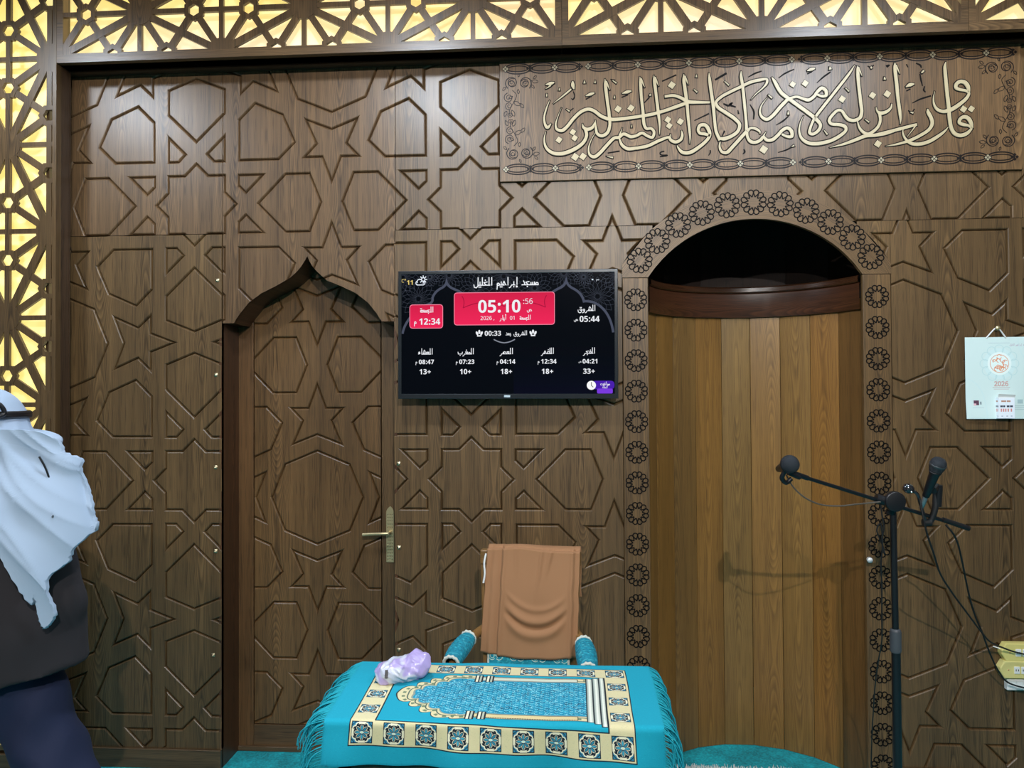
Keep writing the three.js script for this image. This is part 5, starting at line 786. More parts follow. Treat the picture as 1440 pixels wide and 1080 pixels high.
  for (const side of [0, 1]) {
    const list = [], d = side ? 1 : -1;
    for (let k = 0; k < 120; k++) {
      const s = WID * (k + rnd()) / 120, q = pos3(side, s), hang = smooth(TOP - 0.02, WID, s), len = rr(0.07, 0.098), out = (side ? rr(0.018, 0.05) : rr(0.044, 0.078)) * (1 - 0.15 * hang), fw = rr(-0.02, 0.015);
      list.push(tube([[q[0] - d * 0.003, q[1] - 0.001, q[2]], [q[0] + d * out * 0.55, q[1] - 0.005 - len * 0.12, q[2] + fw * 0.3], [q[0] + d * out * 0.95, q[1] - len * 0.55, q[2] + fw * 0.7], [q[0] + d * out * rr(0.9, 1.15), q[1] - len, q[2] + fw]], rr(0.0014, 0.0024), 4, 6));
    }
    const f = addMesh('fringe', merge(list), fr, t); f.userData.kind = 'stuff';
  }
}
// crumpled plastic bag on the rug
{
  const b = thing('plastic_bag', 'crumpled white and lilac plastic bag lying on the rug corner', 'bag', [1.125, 0.757, 0.892], 0.25);
  const ridge = (x, y, z, f) => 1 - Math.abs(2 * vnoise(x * f + 31.7 + z * f * 0.7, y * f + z * f * 0.6 + 7.3) - 1);
  const gi = fieldMesh((x, y, z) => {
    const p = [x, y, z]; let d = smin(smin(ellipsoid(p, [-0.042, 0.028, 0.012], [0.046, 0.034, 0.046]), ellipsoid(p, [0.012, 0.03, 0.0], [0.05, 0.034, 0.042]), 0.02), ellipsoid(p, [0.052, 0.042, -0.008], [0.034, 0.036, 0.036]), 0.016);
    d += 0.012 - 0.016 * ridge(x, y, z, 24) * ridge(z, x, y, 19) - 0.006 * ridge(y, z, x, 55) - 0.0025 * ridge(x, z, y, 120);
    return Math.max(d, -0.0005 - y);
  }, [-0.12, -0.006, -0.08], [0.12, 0.11, 0.09], 0.0032), p = gi.attributes.position, col = new Float32Array(p.count * 3);
  for (let i = 0; i < p.count; i++) { const x = p.getX(i) * 12, y = p.getY(i) * 12, z = p.getZ(i) * 12, l = smooth(0.5, 0.68, vnoise(x * 2.2 + z + 11, y * 3 + z * 1.2 + 5)) * 0.9; col[3 * i] = lerp(0.70, 0.48, l); col[3 * i + 1] = lerp(0.72, 0.37, l); col[3 * i + 2] = lerp(0.84, 0.74, l); }
  gi.setAttribute('color', new THREE.BufferAttribute(col, 3));
  const bm = plain([1, 1, 1], 0.28, { clearcoat: 0.4, clearcoatRoughness: 0.2, transmission: 0.12, thickness: 0 }); bm.vertexColors = true; addMesh('bag', gi, bm, b);
  addMesh('dark_slot', rbox(-0.0045, -0.012, -0.004, 0.0045, 0.012, 0.004, 0.001).rotateX(-0.45).rotateY(-0.2).translate(-0.052, 0.038, 0.056), M.black, b);
}

// ---------------------------------------------------------------- armchair
{
  const t = thing('armchair', 'wooden armchair with turquoise brocade pads behind the table', 'chair', [1.488, 0, 0.535], -0.09);
  const wood = woodMat(plankColor, 0.4, 0.1, [1.15, 1.02, 0.9], 0.4);
  const brocade = canvasTex(512, 512, (c) => {
    c.fillStyle = '#0c8fa6'; c.fillRect(0, 0, 512, 512); for (let i = 0; i < 900; i++) { c.fillStyle = ['#0a7388', '#12a5bb', '#0e8298', '#4fc3cf'][i % 4]; c.globalAlpha = 0.5; c.beginPath(); c.ellipse(hash(i, 31) * 512, hash(i, 32) * 512, 4 + 12 * hash(i, 33), 3 + 6 * hash(i, 34), hash(i, 35) * 3, 0, 7); c.fill(); } c.globalAlpha = 1;
    c.strokeStyle = '#d8e6d0'; c.lineWidth = 5; c.lineCap = 'round'; for (let i = 0; i < 3; i++) for (let j = 0; j < 4; j++) for (const s of [-1, 1]) { const x = 85 + i * 171, y = 64 + j * 128; c.beginPath(); c.arc(x + s * 26, y, 16, s > 0 ? 2.2 : -1.3, s > 0 ? 6.6 : 3.9); c.stroke(); c.beginPath(); c.moveTo(x + s * 8, y + 22); c.quadraticCurveTo(x + s * 30, y + 40, x + s * 52, y + 18); c.quadraticCurveTo(x + s * 60, y - 6, x + s * 44, y - 10); c.stroke(); c.beginPath(); c.arc(x, y - 8, 6, 0, 7); c.stroke(); }
  });
  brocade.wrapS = brocade.wrapT = THREE.RepeatWrapping;
  const bro = (s) => { const m = plain([1, 1, 1], 0.75, { sheen: 0.8, sheenRoughness: 0.4, sheenColor: new THREE.Color(0.35, 0.7, 0.75) }); m.map = brocade.clone(); m.map.repeat.set(s, s); m.map.needsUpdate = true; return m; };
  const velvet = canvasTex(256, 256, (c) => { c.fillStyle = '#0b7f96'; c.fillRect(0, 0, 256, 256); for (let i = 0; i < 700; i++) { c.fillStyle = ['#07586c', '#14a9c0', '#0a6c82', '#7fd6dd', '#0f93aa'][i % 5]; c.globalAlpha = 0.35; c.beginPath(); c.ellipse(hash(i, 41) * 256, hash(i, 42) * 256, 3 + 9 * hash(i, 43), 2 + 5 * hash(i, 44), hash(i, 45) * 3, 0, 7); c.fill(); } c.globalAlpha = 1; }); velvet.wrapS = velvet.wrapT = THREE.RepeatWrapping;
  const vel = plain([1, 1, 1], 0.7, { sheen: 0.6, sheenRoughness: 0.35, sheenColor: new THREE.Color(0.35, 0.7, 0.75) }); vel.map = velvet; velvet.repeat.set(5, 5);
  const trimC = plain([0.62, 0.64, 0.56], 0.8);
  const lean = (y) => -0.155 - 0.075 * (y - 0.45) / 0.6, hwid = (y) => 0.172 + 0.026 * (y - 0.45) / 0.6;
  for (const s of [-1, 1]) addMesh('back_post', boxUV(new RoundedBoxGeometry(0.034, 0.66, 0.03, 2, 0.005).applyMatrix4(new THREE.Matrix4().makeRotationFromEuler(new THREE.Euler(-0.124, 0, -s * 0.043))).translate(s * (hwid(0.73) - 0.017), 0.715, lean(0.73))), wood, t);
  addMesh('top_rail', boxUV(rbox(-hwid(1.02) - 0.001, 0.985, -0.245, hwid(1.02) + 0.001, 1.044, -0.205, 0.008), true), wood, t);
  addMesh('lower_rail', boxUV(rbox(-0.165, 0.5, -0.18, 0.165, 0.545, -0.15, 0.006), true), wood, t);
  addMesh('back_cushion', boxUV(new RoundedBoxGeometry(0.315, 0.44, 0.05, 4, 0.02).applyMatrix4(new THREE.Matrix4().makeRotationX(-0.124)).translate(0, 0.765, lean(0.765) + 0.02)), bro(4), t);
  addMesh('cushion_piping', tube([[-0.153, 0.56, lean(0.56) + 0.038], [-0.154, 0.75, lean(0.75) + 0.036], [-0.154, 0.96, lean(0.96) + 0.03], [-0.148, 0.972, lean(0.97) + 0.03], [0.148, 0.972, lean(0.97) + 0.03], [0.154, 0.96, lean(0.96) + 0.03], [0.154, 0.75, lean(0.75) + 0.036], [0.153, 0.56, lean(0.56) + 0.038]], 0.005, 6), trimC, t);
  addMesh('seat', boxUV(new RoundedBoxGeometry(0.46, 0.085, 0.42, 4, 0.03).translate(0, 0.435, 0.035)), bro(4), t);
  addMesh('seat_frame', boxUV(merge([rbox(-0.23, 0.34, 0.2, 0.23, 0.395, 0.23, 0.005), rbox(-0.2, 0.34, -0.18, 0.2, 0.395, -0.15, 0.005), rbox(-0.225, 0.34, -0.15, -0.195, 0.395, 0.2, 0.005), rbox(0.195, 0.34, -0.15, 0.225, 0.395, 0.2, 0.005)]), true), wood, t);
  for (const [x, z, lx, lz] of [[-0.205, 0.205, -0.01, 0.02], [0.205, 0.205, 0.01, 0.02], [-0.18, -0.165, -0.01, -0.06], [0.18, -0.165, 0.01, -0.06]]) addMesh('leg', boxUV(rod([x, 0.37, z], [x + lx, 0.0, z + lz], 0.02, 0.014, 12)), wood, t);
  for (const s of [-1, 1]) {
    const A = [[s * 0.178, 0.745, -0.19], [s * 0.2, 0.738, -0.13], [s * 0.222, 0.722, -0.03], [s * 0.236, 0.705, 0.06], [s * 0.242, 0.69, 0.125]];
    const arm = addMesh('arm', merge([tube(A, 0.0165, 10, 30), new THREE.SphereGeometry(0.02, 14, 10).translate(s * 0.243, 0.688, 0.13), tube([[s * 0.241, 0.69, 0.11], [s * 0.236, 0.6, 0.13], [s * 0.222, 0.5, 0.17], [s * 0.215, 0.38, 0.2]], 0.014, 10)]), wood, t);
    const c = new THREE.CatmullRomCurve3(A.map((p) => V3(...p))), pts = steps(0.40, 0.95, 9).map((k) => c.getPoint(k).add(V3(0, 0.014, 0)));
    const pg = tube(pts, 1, 20, 36), pp = pg.attributes.position, cen = new THREE.CatmullRomCurve3(pts, false, 'centripetal');
    for (let i = 0; i < pp.count; i++) { const k = Math.floor(i / 21) / 36, q = cen.getPointAt(k), e = 0.026 + 0.011 * Math.pow(Math.sin(Math.PI * clamp(k, 0.02, 0.98)), 0.5) + 0.0012 * Math.sin(k * 60); const v = V3(pp.getX(i) - q.x, pp.getY(i) - q.y, pp.getZ(i) - q.z).normalize().multiplyScalar(e); pp.setXYZ(i, q.x + v.x, q.y + v.y * 0.85, q.z + v.z); }
    pg.computeVertexNormals(); { const uv = pg.attributes.uv; for (let i = 0; i < uv.count; i++) uv.setXY(i, uv.getY(i) * 0.22, uv.getX(i) * 0.3); }
    const pad = addMesh('arm_pad', pg, vel, arm);
    for (const k of [0.03, 0.97]) { const q = cen.getPointAt(k), d = cen.getTangentAt(k), tor = new THREE.TorusGeometry(0.026, 0.006, 8, 24), tp = tor.attributes.position; for (let i = 0; i < tp.count; i++) { const a = Math.atan2(tp.getY(i), tp.getX(i)); tp.setXY(i, tp.getX(i) * (1 + 0.06 * Math.sin(a * 11)), tp.getY(i) * (1 + 0.06 * Math.sin(a * 11))); } tor.computeVertexNormals(); tor.applyQuaternion(new THREE.Quaternion().setFromUnitVectors(V3(0, 0, 1), d)).translate(q.x, q.y, q.z); addMesh('pad_ruffle', tor, trimC, arm); }
  }
  // brown cloth over the chair back
  const cl = thing('brown_cloak', 'folded camel-brown cloth hanging over the chair back', 'cloth', [1.488, 0, 0.535], -0.09);
  const NU = 110, NV = 150, yTop = 1.052, bot = 0.665, rear = 0.86, pos = [], idx = [], uv = [];
  const Lf = yTop - bot, Lb = yTop - rear, Rr = 0.024, tot = Lb + Math.PI * Rr + Lf;
  for (let i = 0; i <= NU; i++) for (let j = 0; j <= NV; j++) {
    const u = i / NU, s = tot * j / NV; let y, z, f = 0;
    if (s < Lb) { y = rear + s; z = -0.252 - 0.008; } else if (s < Lb + Math.PI * Rr) { const a = (s - Lb) / Rr; y = yTop + Rr * 0.55 * Math.sin(a) - 0.004; z = -0.226 - 0.034 * Math.cos(a); } else { f = (s - Lb - Math.PI * Rr) / Lf; y = yTop - (s - Lb - Math.PI * Rr); z = lean(y) + 0.056 + 0.012 * smooth(0, 0.5, f); }
    const front = smooth(Lb, Lb + Math.PI * Rr, s), dx = u - 0.56, x = lerp(-0.165, 0.198, u) + front * (-0.014 * f - 0.008 * f * (0.5 - u)) ;
    const pleat = -0.014 * (1 - smooth(0.17, 0.185, u)) + 0.004 * Math.exp(-(((u - 0.2) / 0.02) ** 2)) - 0.006 * (1 - smooth(0.05, 0.09, u)) - 0.008 * smooth(0.93, 0.955, u) + 0.005 * Math.exp(-(((u - 0.92) / 0.02) ** 2));
    const d = f + 1.35 * dx * dx, smile = (0.009 * Math.exp(-(((d - 0.66) / 0.045) ** 2)) + 0.009 * Math.exp(-(((d - 0.78) / 0.05) ** 2)) - 0.009 * Math.exp(-(((d - 0.72) / 0.03) ** 2)) + 0.005 * Math.exp(-(((d - 0.55) / 0.03) ** 2))) * smooth(0.2, 0.34, u) * smooth(0.92, 0.75, u);
    const tuck = 0.006 * Math.exp(-(((u - 0.60 + 0.10 * f) / 0.018) ** 2)) * smooth(0.55, 0.1, f) + 0.007 * Math.exp(-(((u - 0.70 - 0.0 + 0.22 * f) / 0.02) ** 2)) * smooth(0.3, 0.05, f) + 0.004 * Math.exp(-(((u - 0.33) / 0.02) ** 2)) * smooth(0.35, 0.05, f);
    const soft = 0.004 * (vnoise(u * 5 + 2, f * 4 + 9) - 0.5) + 0.004 * Math.sin(u * 19) * smooth(0.3, 1, f);
    const hem = f > 0.985 ? -0.012 * (f - 0.985) / 0.015 : 0;
    pos.push(x + 0.004 * (vnoise(3, y * 20 + u) - 0.5), y - front * f * 0.012 * Math.sin(u * 3.14) + front * (0.012 * (1 - f) * Math.exp(-(((u - 0.35) / 0.22) ** 2))), z + front * (pleat + smile + tuck + soft + hem)); uv.push(u * 0.36, s);
  }
  for (let i = 0; i < NU; i++) for (let j = 0; j < NV; j++) { const a = i * (NV + 1) + j, b = a + NV + 1; idx.push(a, b, b + 1, a, b + 1, a + 1); }
  // the inner face of the doubled cloth
  const base = pos.length / 3, np = pos.length; for (let i = 0; i < np; i += 3) { const j = (i / 3) % (NV + 1), s = tot * j / NV, fr2 = smooth(Lb, Lb + Math.PI * Rr, s) * 2 - 1; pos.push(pos[i], pos[i + 1] - 0.006 * (1 - Math.abs(fr2)), pos[i + 2] - 0.007 * fr2); uv.push(uv[i / 3 * 2], uv[i / 3 * 2 + 1]); }
  for (let i = 0; i < NU; i++) for (let j = 0; j < NV; j++) { const a = base + i * (NV + 1) + j, b = a + NV + 1; idx.push(a, b + 1, b, a, a + 1, b + 1); }
  for (let i = 0; i < NU; i++) for (const j of [0, NV]) { const a = i * (NV + 1) + j, b = a + NV + 1; idx.push(a, base + a, b, b, base + a, base + b); }
  for (const i of [0, NU]) for (let j = 0; j < NV; j++) { const a = i * (NV + 1) + j; idx.push(a, base + a, a + 1, a + 1, base + a, base + a + 1); }
  const g = new THREE.BufferGeometry(); g.setAttribute('position', new THREE.BufferAttribute(new Float32Array(pos), 3)); g.setAttribute('uv', new THREE.BufferAttribute(new Float32Array(uv), 2)); g.setIndex(idx); g.computeVertexNormals();
  addMesh('cloth', g, plain([0.33, 0.16, 0.072], 0.85, { sheen: 0.15, sheenRoughness: 0.5, sheenColor: new THREE.Color(0.6, 0.4, 0.25) }), cl);
  addMesh('lace_edge', tube([[-0.168, 1.036, lean(1.035) + 0.05], [-0.174, 1.00, lean(1.0) + 0.052], [-0.171, 0.96, lean(0.96) + 0.052], [-0.176, 0.925, lean(0.92) + 0.05]], 0.004, 6), M.white, cl);
}
// edge of a shaggy white rug on the niche carpet
{
  const q = atY(1030, 1078, 0.03), t = thing('shaggy_rug', 'white shaggy rug edge on the turquoise carpet before the niche', 'rug', [q.x - 0.02, 0, q.z]), wl = plain([0.72, 0.70, 0.66], 0.95), list = [];
  addMesh('rug_base', rbox(-0.27, 0.0005, 0.02, 0.27, 0.02, 0.62, 0.008), wl, t);
  for (let k = 0; k < 1500; k++) { const x = rr(-0.275, 0.275), z = k < 500 ? rr(0.012, 0.05) : rr(0.02, 0.61), a = rr(0, 6.28), h = rr(0.012, 0.026), o = rr(0.004, 0.014); list.push(rod([x, 0.012, z], [x + o * Math.cos(a), 0.016 + h, z + o * Math.sin(a) - (k < 500 ? 0.01 : 0)], 0.0026, 0.0008, 4)); }
  addMesh('shag', merge(list), wl, t).userData.kind = 'stuff';
}

// ---------------------------------------------------------------- the person walking away at the left edge
{
  const px = 0.022, pz = 1.25, t = thing('person', 'person in white headcloth, dark jacket and navy trousers walking away at the left', 'person', [px, 0, pz]);
  const hipR = [0.115, 0.87, 0], kneeR = [0.29, 0.5, 0.03], ankR = [0.40, 0.10, 0.09], hipL = [-0.085, 0.87, 0], kneeL = [-0.17, 0.49, -0.07], ankL = [-0.24, 0.09, -0.14];
  const shR = [0.125, 1.385, 0], elR = [0.222, 1.09, 0.0], wrR = [0.02, 1.03, -0.20], shL = [-0.14, 1.385, 0], elL = [-0.21, 1.13, 0.0], wrL = [-0.235, 0.93, -0.14];
  const legs = (p, g) => smin(smin(capsule(p, hipR, kneeR, 0.078 + g, 0.056 + g), capsule(p, kneeR, ankR, 0.054 + g, 0.038 + g), 0.03), smin(capsule(p, hipL, kneeL, 0.078 + g, 0.056 + g), capsule(p, kneeL, ankL, 0.054 + g, 0.038 + g), 0.03), 0.02);
  const torso = (p, g) => smin(smin(ellipsoid(p, [0, 1.22, 0.005], [0.165 + g, 0.25 + g, 0.105 + g]), ellipsoid(p, [0, 0.93, 0], [0.155 + g, 0.13 + g, 0.11 + g]), 0.12), capsule(p, shL, shR, 0.062 + g, 0.062 + g), 0.08);
  const arms = (p, g) => Math.min(smin(capsule(p, shR, elR, 0.052 + g, 0.041 + g), capsule(p, elR, wrR, 0.04 + g, 0.028 + g), 0.02), smin(capsule(p, shL, elL, 0.052 + g, 0.041 + g), capsule(p, elL, wrL, 0.04 + g, 0.028 + g), 0.02));
  const head = (p) => {
    let d = smin(ellipsoid(p, [0, 1.575, -0.005], [0.074, 0.098, 0.092]), ellipsoid(p, [0, 1.515, -0.035], [0.056, 0.06, 0.062]), 0.04);
    d = smin(d, capsule(p, [0, 1.56, -0.094], [0, 1.535, -0.112], 0.007, 0.012), 0.014);
    for (const s of [-1, 1]) { d = smin(d, ellipsoid(p, [s * 0.078, 1.555, 0.005], [0.011, 0.03, 0.018]), 0.01); d = Math.max(d, -ellipsoid(p, [s * 0.031, 1.568, -0.1], [0.016, 0.011, 0.014])); d = Math.min(d, ellipsoid(p, [s * 0.031, 1.568, -0.085], [0.012, 0.012, 0.012])); }
    return Math.max(d, -ellipsoid(p, [0, 1.497, -0.1], [0.022, 0.0035, 0.012]));
  };
  const foot = (p, a) => smin(capsule(p, a, [a[0] + 0.01, 0.04, a[2] - 0.02], 0.038, 0.036), capsule(p, [a[0] + 0.01, 0.036, a[2] + 0.0], [a[0] - 0.05, 0.03, a[2] - 0.16], 0.036, 0.028), 0.03);
  const bodyF = (x, y, z) => { const p = [x, y, z]; let d = smin(torso(p, 0), legs(p, 0), 0.05); d = smin(d, arms(p, 0), 0.03); d = smin(d, capsule(p, [0, 1.40, 0.005], [0, 1.52, -0.01], 0.058, 0.052), 0.03); d = smin(d, head(p), 0.02); return smin(d, Math.min(foot(p, ankR), foot(p, ankL)), 0.02); };
  const hand = (w, e, s) => {   // palm and five fingers continuing the forearm
    const dir = V3(w[0] - e[0], w[1] - e[1], w[2] - e[2]).normalize(), side = V3(0, 0, -1).cross(dir).normalize().multiplyScalar(s), nor = dir.clone().cross(side).normalize(), P = (a, b, c) => [w[0] + dir.x * a + side.x * b + nor.x * c, w[1] + dir.y * a + side.y * b + nor.y * c, w[2] + dir.z * a + side.z * b + nor.z * c];
    const F = []; [[-0.028, 0.062], [-0.010, 0.072], [0.010, 0.068], [0.027, 0.052]].forEach(([b, l]) => F.push([P(0.085, b, 0), P(0.085 + l * 0.5, b * 1.1, 0.008), 0.0095, 0.0088], [P(0.085 + l * 0.5, b * 1.1, 0.008), P(0.085 + l, b * 1.1, 0.026), 0.0088, 0.0072]));
    F.push([P(0.03, -0.026, 0.004), P(0.062, -0.05, 0.014), 0.0115, 0.0095], [P(0.062, -0.05, 0.014), P(0.092, -0.054, 0.022), 0.0095, 0.008]);
    const f = (x, y, z) => { const p = [x, y, z]; let d = smin(capsule(p, P(-0.03, 0, 0), P(0.02, 0, 0), 0.027, 0.025), Math.min(capsule(p, P(0.03, -0.016, 0), P(0.08, -0.02, 0), 0.019, 0.014), capsule(p, P(0.03, 0.014, 0), P(0.08, 0.018, 0), 0.019, 0.014)), 0.018); for (const q of F) d = smin(d, capsule(p, q[0], q[1], q[2], q[3]), 0.006); return d; };
    return fieldMesh(f, [w[0] - 0.19, w[1] - 0.19, w[2] - 0.19], [w[0] + 0.19, w[1] + 0.19, w[2] + 0.19], 0.0042);
  };
  const bodyG = merge([fieldMesh(bodyF, [-0.36, -0.01, -0.36], [0.5, 1.72, 0.22], 0.011), hand(wrR, elR, 1), hand(wrL, elL, -1)]);
  addMesh('body', bodyG, M.skin, t);
  for (const a of [ankR, ankL]) addMesh('shoe', fieldMesh((x, y, z) => Math.max(foot([x, y, z], a) - 0.008, y - 0.085, 0.002 - y), [a[0] - 0.16, -0.01, a[2] - 0.26], [a[0] + 0.12, 0.12, a[2] + 0.12], 0.008), M.black, t);
  const wr = (x, y, z, a, b) => a * Math.sin(y * 34 + Math.sin(x * 21 + z * 17) * 1.6) * b;
  addMesh('trousers', fieldMesh((x, y, z) => { const p = [x, y, z]; const g = 0.018 + 0.012 * smooth(0.9, 0.5, y); let d = smin(legs(p, g), ellipsoid(p, [0, 0.93, 0], [0.165, 0.13, 0.12]), 0.07); d += 0.007 * Math.sin(y * 42 + x * 30 + Math.sin(z * 20)) * smooth(0.95, 0.6, y) + 0.004 * Math.sin(x * 60 - y * 25); return Math.max(d, y - 1.0, 0.07 - y); }, [-0.42, 0.04, -0.36], [0.56, 1.02, 0.26], 0.0105), plain([0.003, 0.008, 0.036], 0.85, { sheen: 0.1, sheenColor: new THREE.Color(0.1, 0.15, 0.3) }), t);
  addMesh('jacket', fieldMesh((x, y, z) => {
    const p = [x, y, z], low = smooth(1.2, 0.9, y); let d = smin(torso(p, 0.03), ellipsoid(p, [0.0, 0.93, 0.0], [0.268, 0.24, 0.15]), 0.14); d = smin(d, arms(p, 0.02), 0.035);
    d += 0.004 * Math.sin(y * 26 + Math.sin(x * 9) * 2) * low + 0.004 * Math.sin(x * 30 + y * 12 + Math.sin(y * 22));
    return Math.max(d, (0.862 - 0.0 + 0.055 * smooth(-0.1, 0.29, x)) - y, y - 1.42);
  }, [-0.36, 0.8, -0.3], [0.36, 1.5, 0.24], 0.0105), plain([0.013, 0.011, 0.014], 0.88, { sheen: 0.1, sheenColor: new THREE.Color(0.3, 0.25, 0.3) }), t);
  // headcloth: cap, fall, wrap about the neck and the cape with its two hanging ends
  const cloth = plain([0.34, 0.43, 0.56], 0.85, { sheen: 0.3, sheenColor: new THREE.Color(0.7, 0.8, 1) });
  // the cape lies on the back: its height over the back, with folds falling from the neck
  const cre = (k) => 1 - 2 * Math.pow(Math.abs(Math.sin(k)), 0.7);
  const backZ = (x, y) => {
    const w = 0.30 + 0.05 * smooth(1.45, 1.25, y), zb = lerp(0.195, 0.125, smooth(1.36, 1.52, y)), base = zb * Math.sqrt(clamp(1 - (x / w) ** 2, 0.02, 1));
    const ang = Math.atan2(x + 0.05, 1.80 - y), rad = Math.hypot(x + 0.05, 1.80 - y) - 0.24, hang = smooth(0.02, 0.16, rad);
    const lap = 0.016 * smooth(0.012, -0.012, x - (0.095 + 0.25 * (1.5 - y) + 0.012 * Math.sin(y * 17)));
    return base + (0.0075 * cre(ang * 15 + 0.7 * Math.sin(rad * 10)) + 0.0045 * cre(ang * 27 + 1 + 1.3 * Math.sin(rad * 9 + 1))) * hang + lap + 0.004 * Math.sin(rad * 24 + ang * 9) * hang;
  };
  const O = [[-120, 660], [-60, 628], [-30, 608], [0, 604], [52, 606], [80, 618], [90, 636], [101, 647], [114, 664], [125, 690], [130, 710], [133, 727], [123, 745], [113, 769], [98, 790], [83, 806], [81, 832], [79, 862], [72, 876], [63, 884], [57, 876], [53, 858], [49, 838], [46.5, 850], [40, 846], [22, 820], [5, 790], [-5, 772], [-45, 745], [-110, 700]].map(([x, y]) => { let q = at(x, y, pz + 0.06); for (let i = 0; i < 6; i++) q = at(x, y, pz + backZ(q.x - px, q.y)); return [q.x - px, q.y]; });
  const ring = []; for (let i = 0; i < O.length; i++) { const p0 = O[(i + O.length - 1) % O.length], p1 = O[i], p2 = O[(i + 1) % O.length], p3 = O[(i + 2) % O.length]; for (let k = 0; k < 5; k++) { const u = k / 5, c = (j) => lerp(p1[j], p2[j], u) * 0.5 + 0.5 * (0.5 * (2 * p1[j] + (p2[j] - p0[j]) * u + (2 * p0[j] - 5 * p1[j] + 4 * p2[j] - p3[j]) * u * u + (3 * p1[j] - p0[j] - 3 * p2[j] + p3[j]) * u * u * u)); ring.push([c(0) + 0.0014 * Math.sin(i * 5.1 + k * 2.6), c(1) + 0.0014 * Math.cos(i * 3.7 + k * 2.9)]); } }
  let tri = THREE.ShapeUtils.triangulateShape(ring.map((p) => new THREE.Vector2(...p)), []).map((f) => f.map((i) => ring[i]));
  for (let pass = 0; pass < 9; pass++) {
    const out = [], lim = 0.008, mid = (p, q) => [(p[0] + q[0]) / 2, (p[1] + q[1]) / 2], L = (p, q) => Math.hypot(p[0] - q[0], p[1] - q[1]); let any = false;
    for (const [p, q, r] of tri) {
      const e = [L(p, q), L(q, r), L(r, p)], m = Math.max(...e); if (m < lim) { out.push([p, q, r]); continue; } any = true;
      const s0 = e[0] > lim, s1 = e[1] > lim, s2 = e[2] > lim, a = mid(p, q), b = mid(q, r), c = mid(r, p), n = s0 + s1 + s2;
      if (n === 3) out.push([p, a, c], [a, q, b], [c, b, r], [a, b, c]);
      else if (n === 2) { if (!s0) out.push([r, c, b], [c, p, b], [p, q, b]); else if (!s1) out.push([p, a, c], [a, q, c], [q, r, c]); else out.push([q, b, a], [b, r, a], [r, p, a]); }
      else if (s0) out.push([p, a, r], [a, q, r]); else if (s1) out.push([q, b, p], [b, r, p]); else out.push([r, c, q], [c, p, q]);
    }
    tri = out; if (!any) break;
  }
  const cp = []; for (const f of tri) { const k = area2(f) > 0 ? f : f.slice().reverse(); for (const [x, y] of k) cp.push(x, y, backZ(x, y) + 0.004); for (const [x, y] of k.slice().reverse()) cp.push(x, y, backZ(x, y) - 0.008); }
  for (let i = 0; i < ring.length; i++) { const n = ring[i], m = ring[(i + 1) % ring.length], w = area2(ring) > 0 ? [n, m] : [m, n], Z = (p, d) => [p[0], p[1], backZ(p[0], p[1]) + d]; cp.push(...Z(w[0], 0.004), ...Z(w[0], -0.008), ...Z(w[1], -0.008), ...Z(w[0], 0.004), ...Z(w[1], -0.008), ...Z(w[1], 0.004)); }
  let capeG = new THREE.BufferGeometry(); capeG.setAttribute('position', new THREE.BufferAttribute(new Float32Array(cp), 3)); capeG = mergeVertices(capeG, 1e-5); capeG.computeVertexNormals(); { const n = capeG.attributes.position.count, uv = new Float32Array(n * 2); for (let i = 0; i < n; i++) { uv[2 * i] = capeG.attributes.position.getX(i); uv[2 * i + 1] = capeG.attributes.position.getY(i); } capeG.setAttribute('uv', new THREE.BufferAttribute(uv, 2)); }
  const headG = fieldMesh((x, y, z) => {
    const p = [x, y, z];
    let d = Math.max(ellipsoid(p, [0.0, 1.583, -0.002], [0.094, 0.101, 0.113]), 1.6 - y - 0.05);
    const k = smooth(1.63, 1.5, y), rr2 = Math.hypot(x - 0.008 * k, z * 0.9); d = smin(d, Math.max(rr2 - (0.089 + 0.030 * k + 0.005 * Math.sin(Math.atan2(x, z) * 13 + y * 9) * k), y - 1.615, 1.44 - y), 0.012);
    const q = Math.hypot((x - 0.012) * 0.86, z * 1.0) - 0.112, wv = y - 1.507 - 0.014 * Math.sin(Math.atan2(z, x) + 2.6), wrap = Math.hypot(q * 0.9, wv * 1.05) - 0.040 - 0.006 * Math.sin(Math.atan2(z, x) * 3 + wv * 120 + 1);
    d = smin(d, wrap, 0.006);
    // cloth over the shoulders, under the cape and down the chest
    return smin(d, Math.max(smin(torso(p, 0.036), arms(p, 0.03), 0.06) - 0.004, 1.30 + 0.25 * Math.abs(x) - y, z - 0.13, x - 0.23, y - 1.5), 0.02);
  }, [-0.34, 1.2, -0.24], [0.34, 1.71, 0.28], 0.0075);
  addMesh('headcloth', merge([headG, capeG]), cloth, t);
  const agalRing = (y, tilt) => new THREE.TorusGeometry(0.0985, 0.0078, 10, 60).rotateX(Math.PI / 2).scale(1, 1, 1.16).rotateZ(tilt).translate(0.0, y, 0.0);
  addMesh('agal', merge([agalRing(1.612, -0.04), agalRing(1.6, 0.03), new THREE.SphereGeometry(0.014, 12, 10).scale(1, 1.5, 1).translate(0.078, 1.618, 0.07), tube([[0.07, 1.62, 0.075], [0.092, 1.636, 0.066], [0.102, 1.61, 0.056], [0.09, 1.60, 0.07]], 0.006, 8)]), M.black, t);
  const capeLine = [[55, 642], [63, 656], [69, 672], [75, 694], [78, 714], [74, 727]].map(([x, y], i) => { let q = at(x, y, pz + 0.15); for (let k = 0; k < 5; k++) q = at(x, y, pz + backZ(q.x - px, q.y) + 0.016); return [q.x - px, q.y, q.z - pz]; });
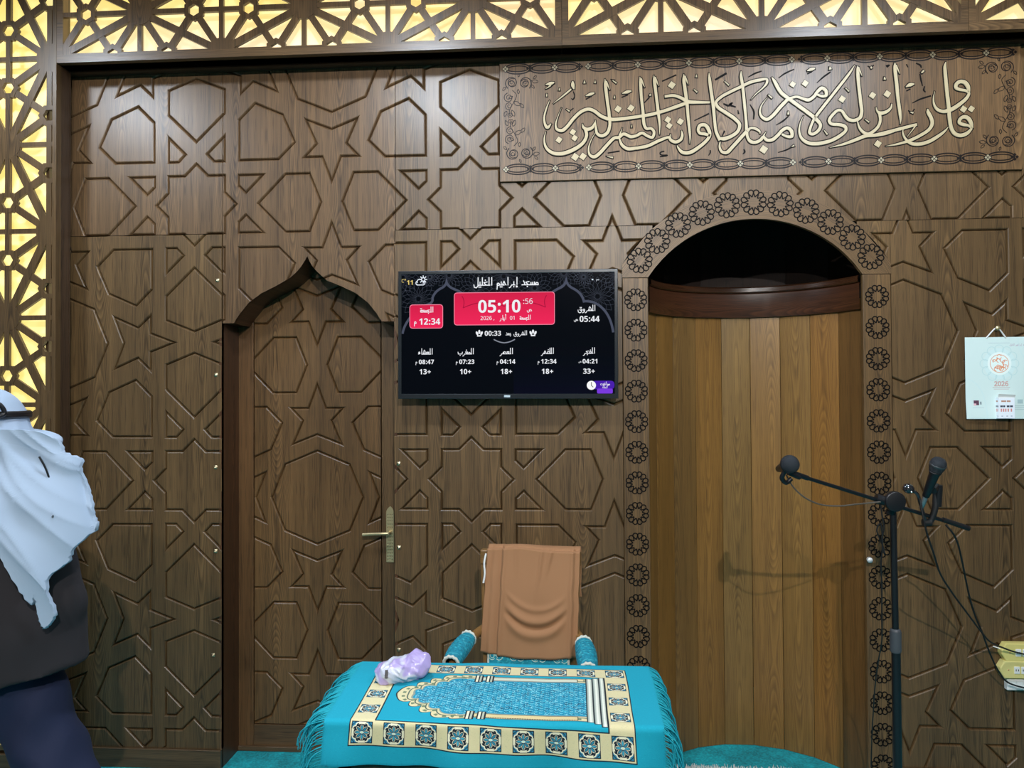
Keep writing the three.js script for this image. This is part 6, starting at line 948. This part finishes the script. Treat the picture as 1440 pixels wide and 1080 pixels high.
  addMesh('cape_line', tube(capeLine, 0.0026, 6), M.black, t);  // thin black tube lying along the cape
}

// ---------------------------------------------------------------- ceiling lamps
{
  const disc = lathe([[0, -0.05], [0.06, -0.049], [0.105, -0.043], [0.13, -0.03], [0.136, -0.018]], 36), rim = lathe([[0.136, -0.02], [0.15, -0.02], [0.152, -0.004], [0.15, 0], [0, 0]], 36);
  const lamp = (x, z, cd, rgb, radius, label, aim, cone) => {
    const l = thing('ceiling_lamp', label, 'lamp', [x, CEIL - 0.001, z]); l.userData.group = 'round ceiling lamps';
    const em = new THREE.MeshPhysicalMaterial({ roughness: 0.5, emissive: new THREE.Color(...rgb), emissiveIntensity: 6 }); em.color.setRGB(0.8, 0.8, 0.8);
    addMesh('diffuser', disc, em, l); addMesh('rim', rim, M.white, l);
    const p = new THREE.SpotLight(new THREE.Color(...rgb), cd, 0, cone || 1.5, 0.25, 2); p.position.set(0, -0.056, 0); p.target.position.set(...(aim ? [aim[0] - x, aim[1] - CEIL, aim[2] - z] : [0, -3, 0])); l.add(p.target); p.castShadow = true; p.shadow.radius = radius / 0.02; p.name = 'lamp_light'; l.add(p);
  };
  lamp(0.9, 4.9, LAMP.key * 0.8, LAMP_WHITE, 0.04, 'round flush ceiling lamp above the viewer, left of two', [1.2, 1.3, 0], 0.72);
  lamp(2.2, 4.9, LAMP.key * 1.9, LAMP_WHITE, 0.035, 'round flush ceiling lamp above the viewer, right of two', [1.9, 1.2, 0], 0.72);
  for (const [x, n] of [[-1.0, 'left'], [0.92, 'middle'], [3.05, 'right']]) lamp(x, 1.3, LAMP.near, LAMP_COOL, 0.13, 'round flush ceiling lamp near the carved wall, ' + n + ' of three');
  for (const [x, n] of [[3.6, 'right'], [-1.2, 'left']]) lamp(x, 5.6, LAMP.far, LAMP_WHITE, 0.07, 'added unseen fill lamp on the ceiling at the rear of the room, ' + n + ' side');  // rear pair added for ambient fill
}
scene.traverse((o) => { if (o.isMesh) { o.castShadow = true; o.receiveShadow = true; } });
renderer.render(scene, camera);
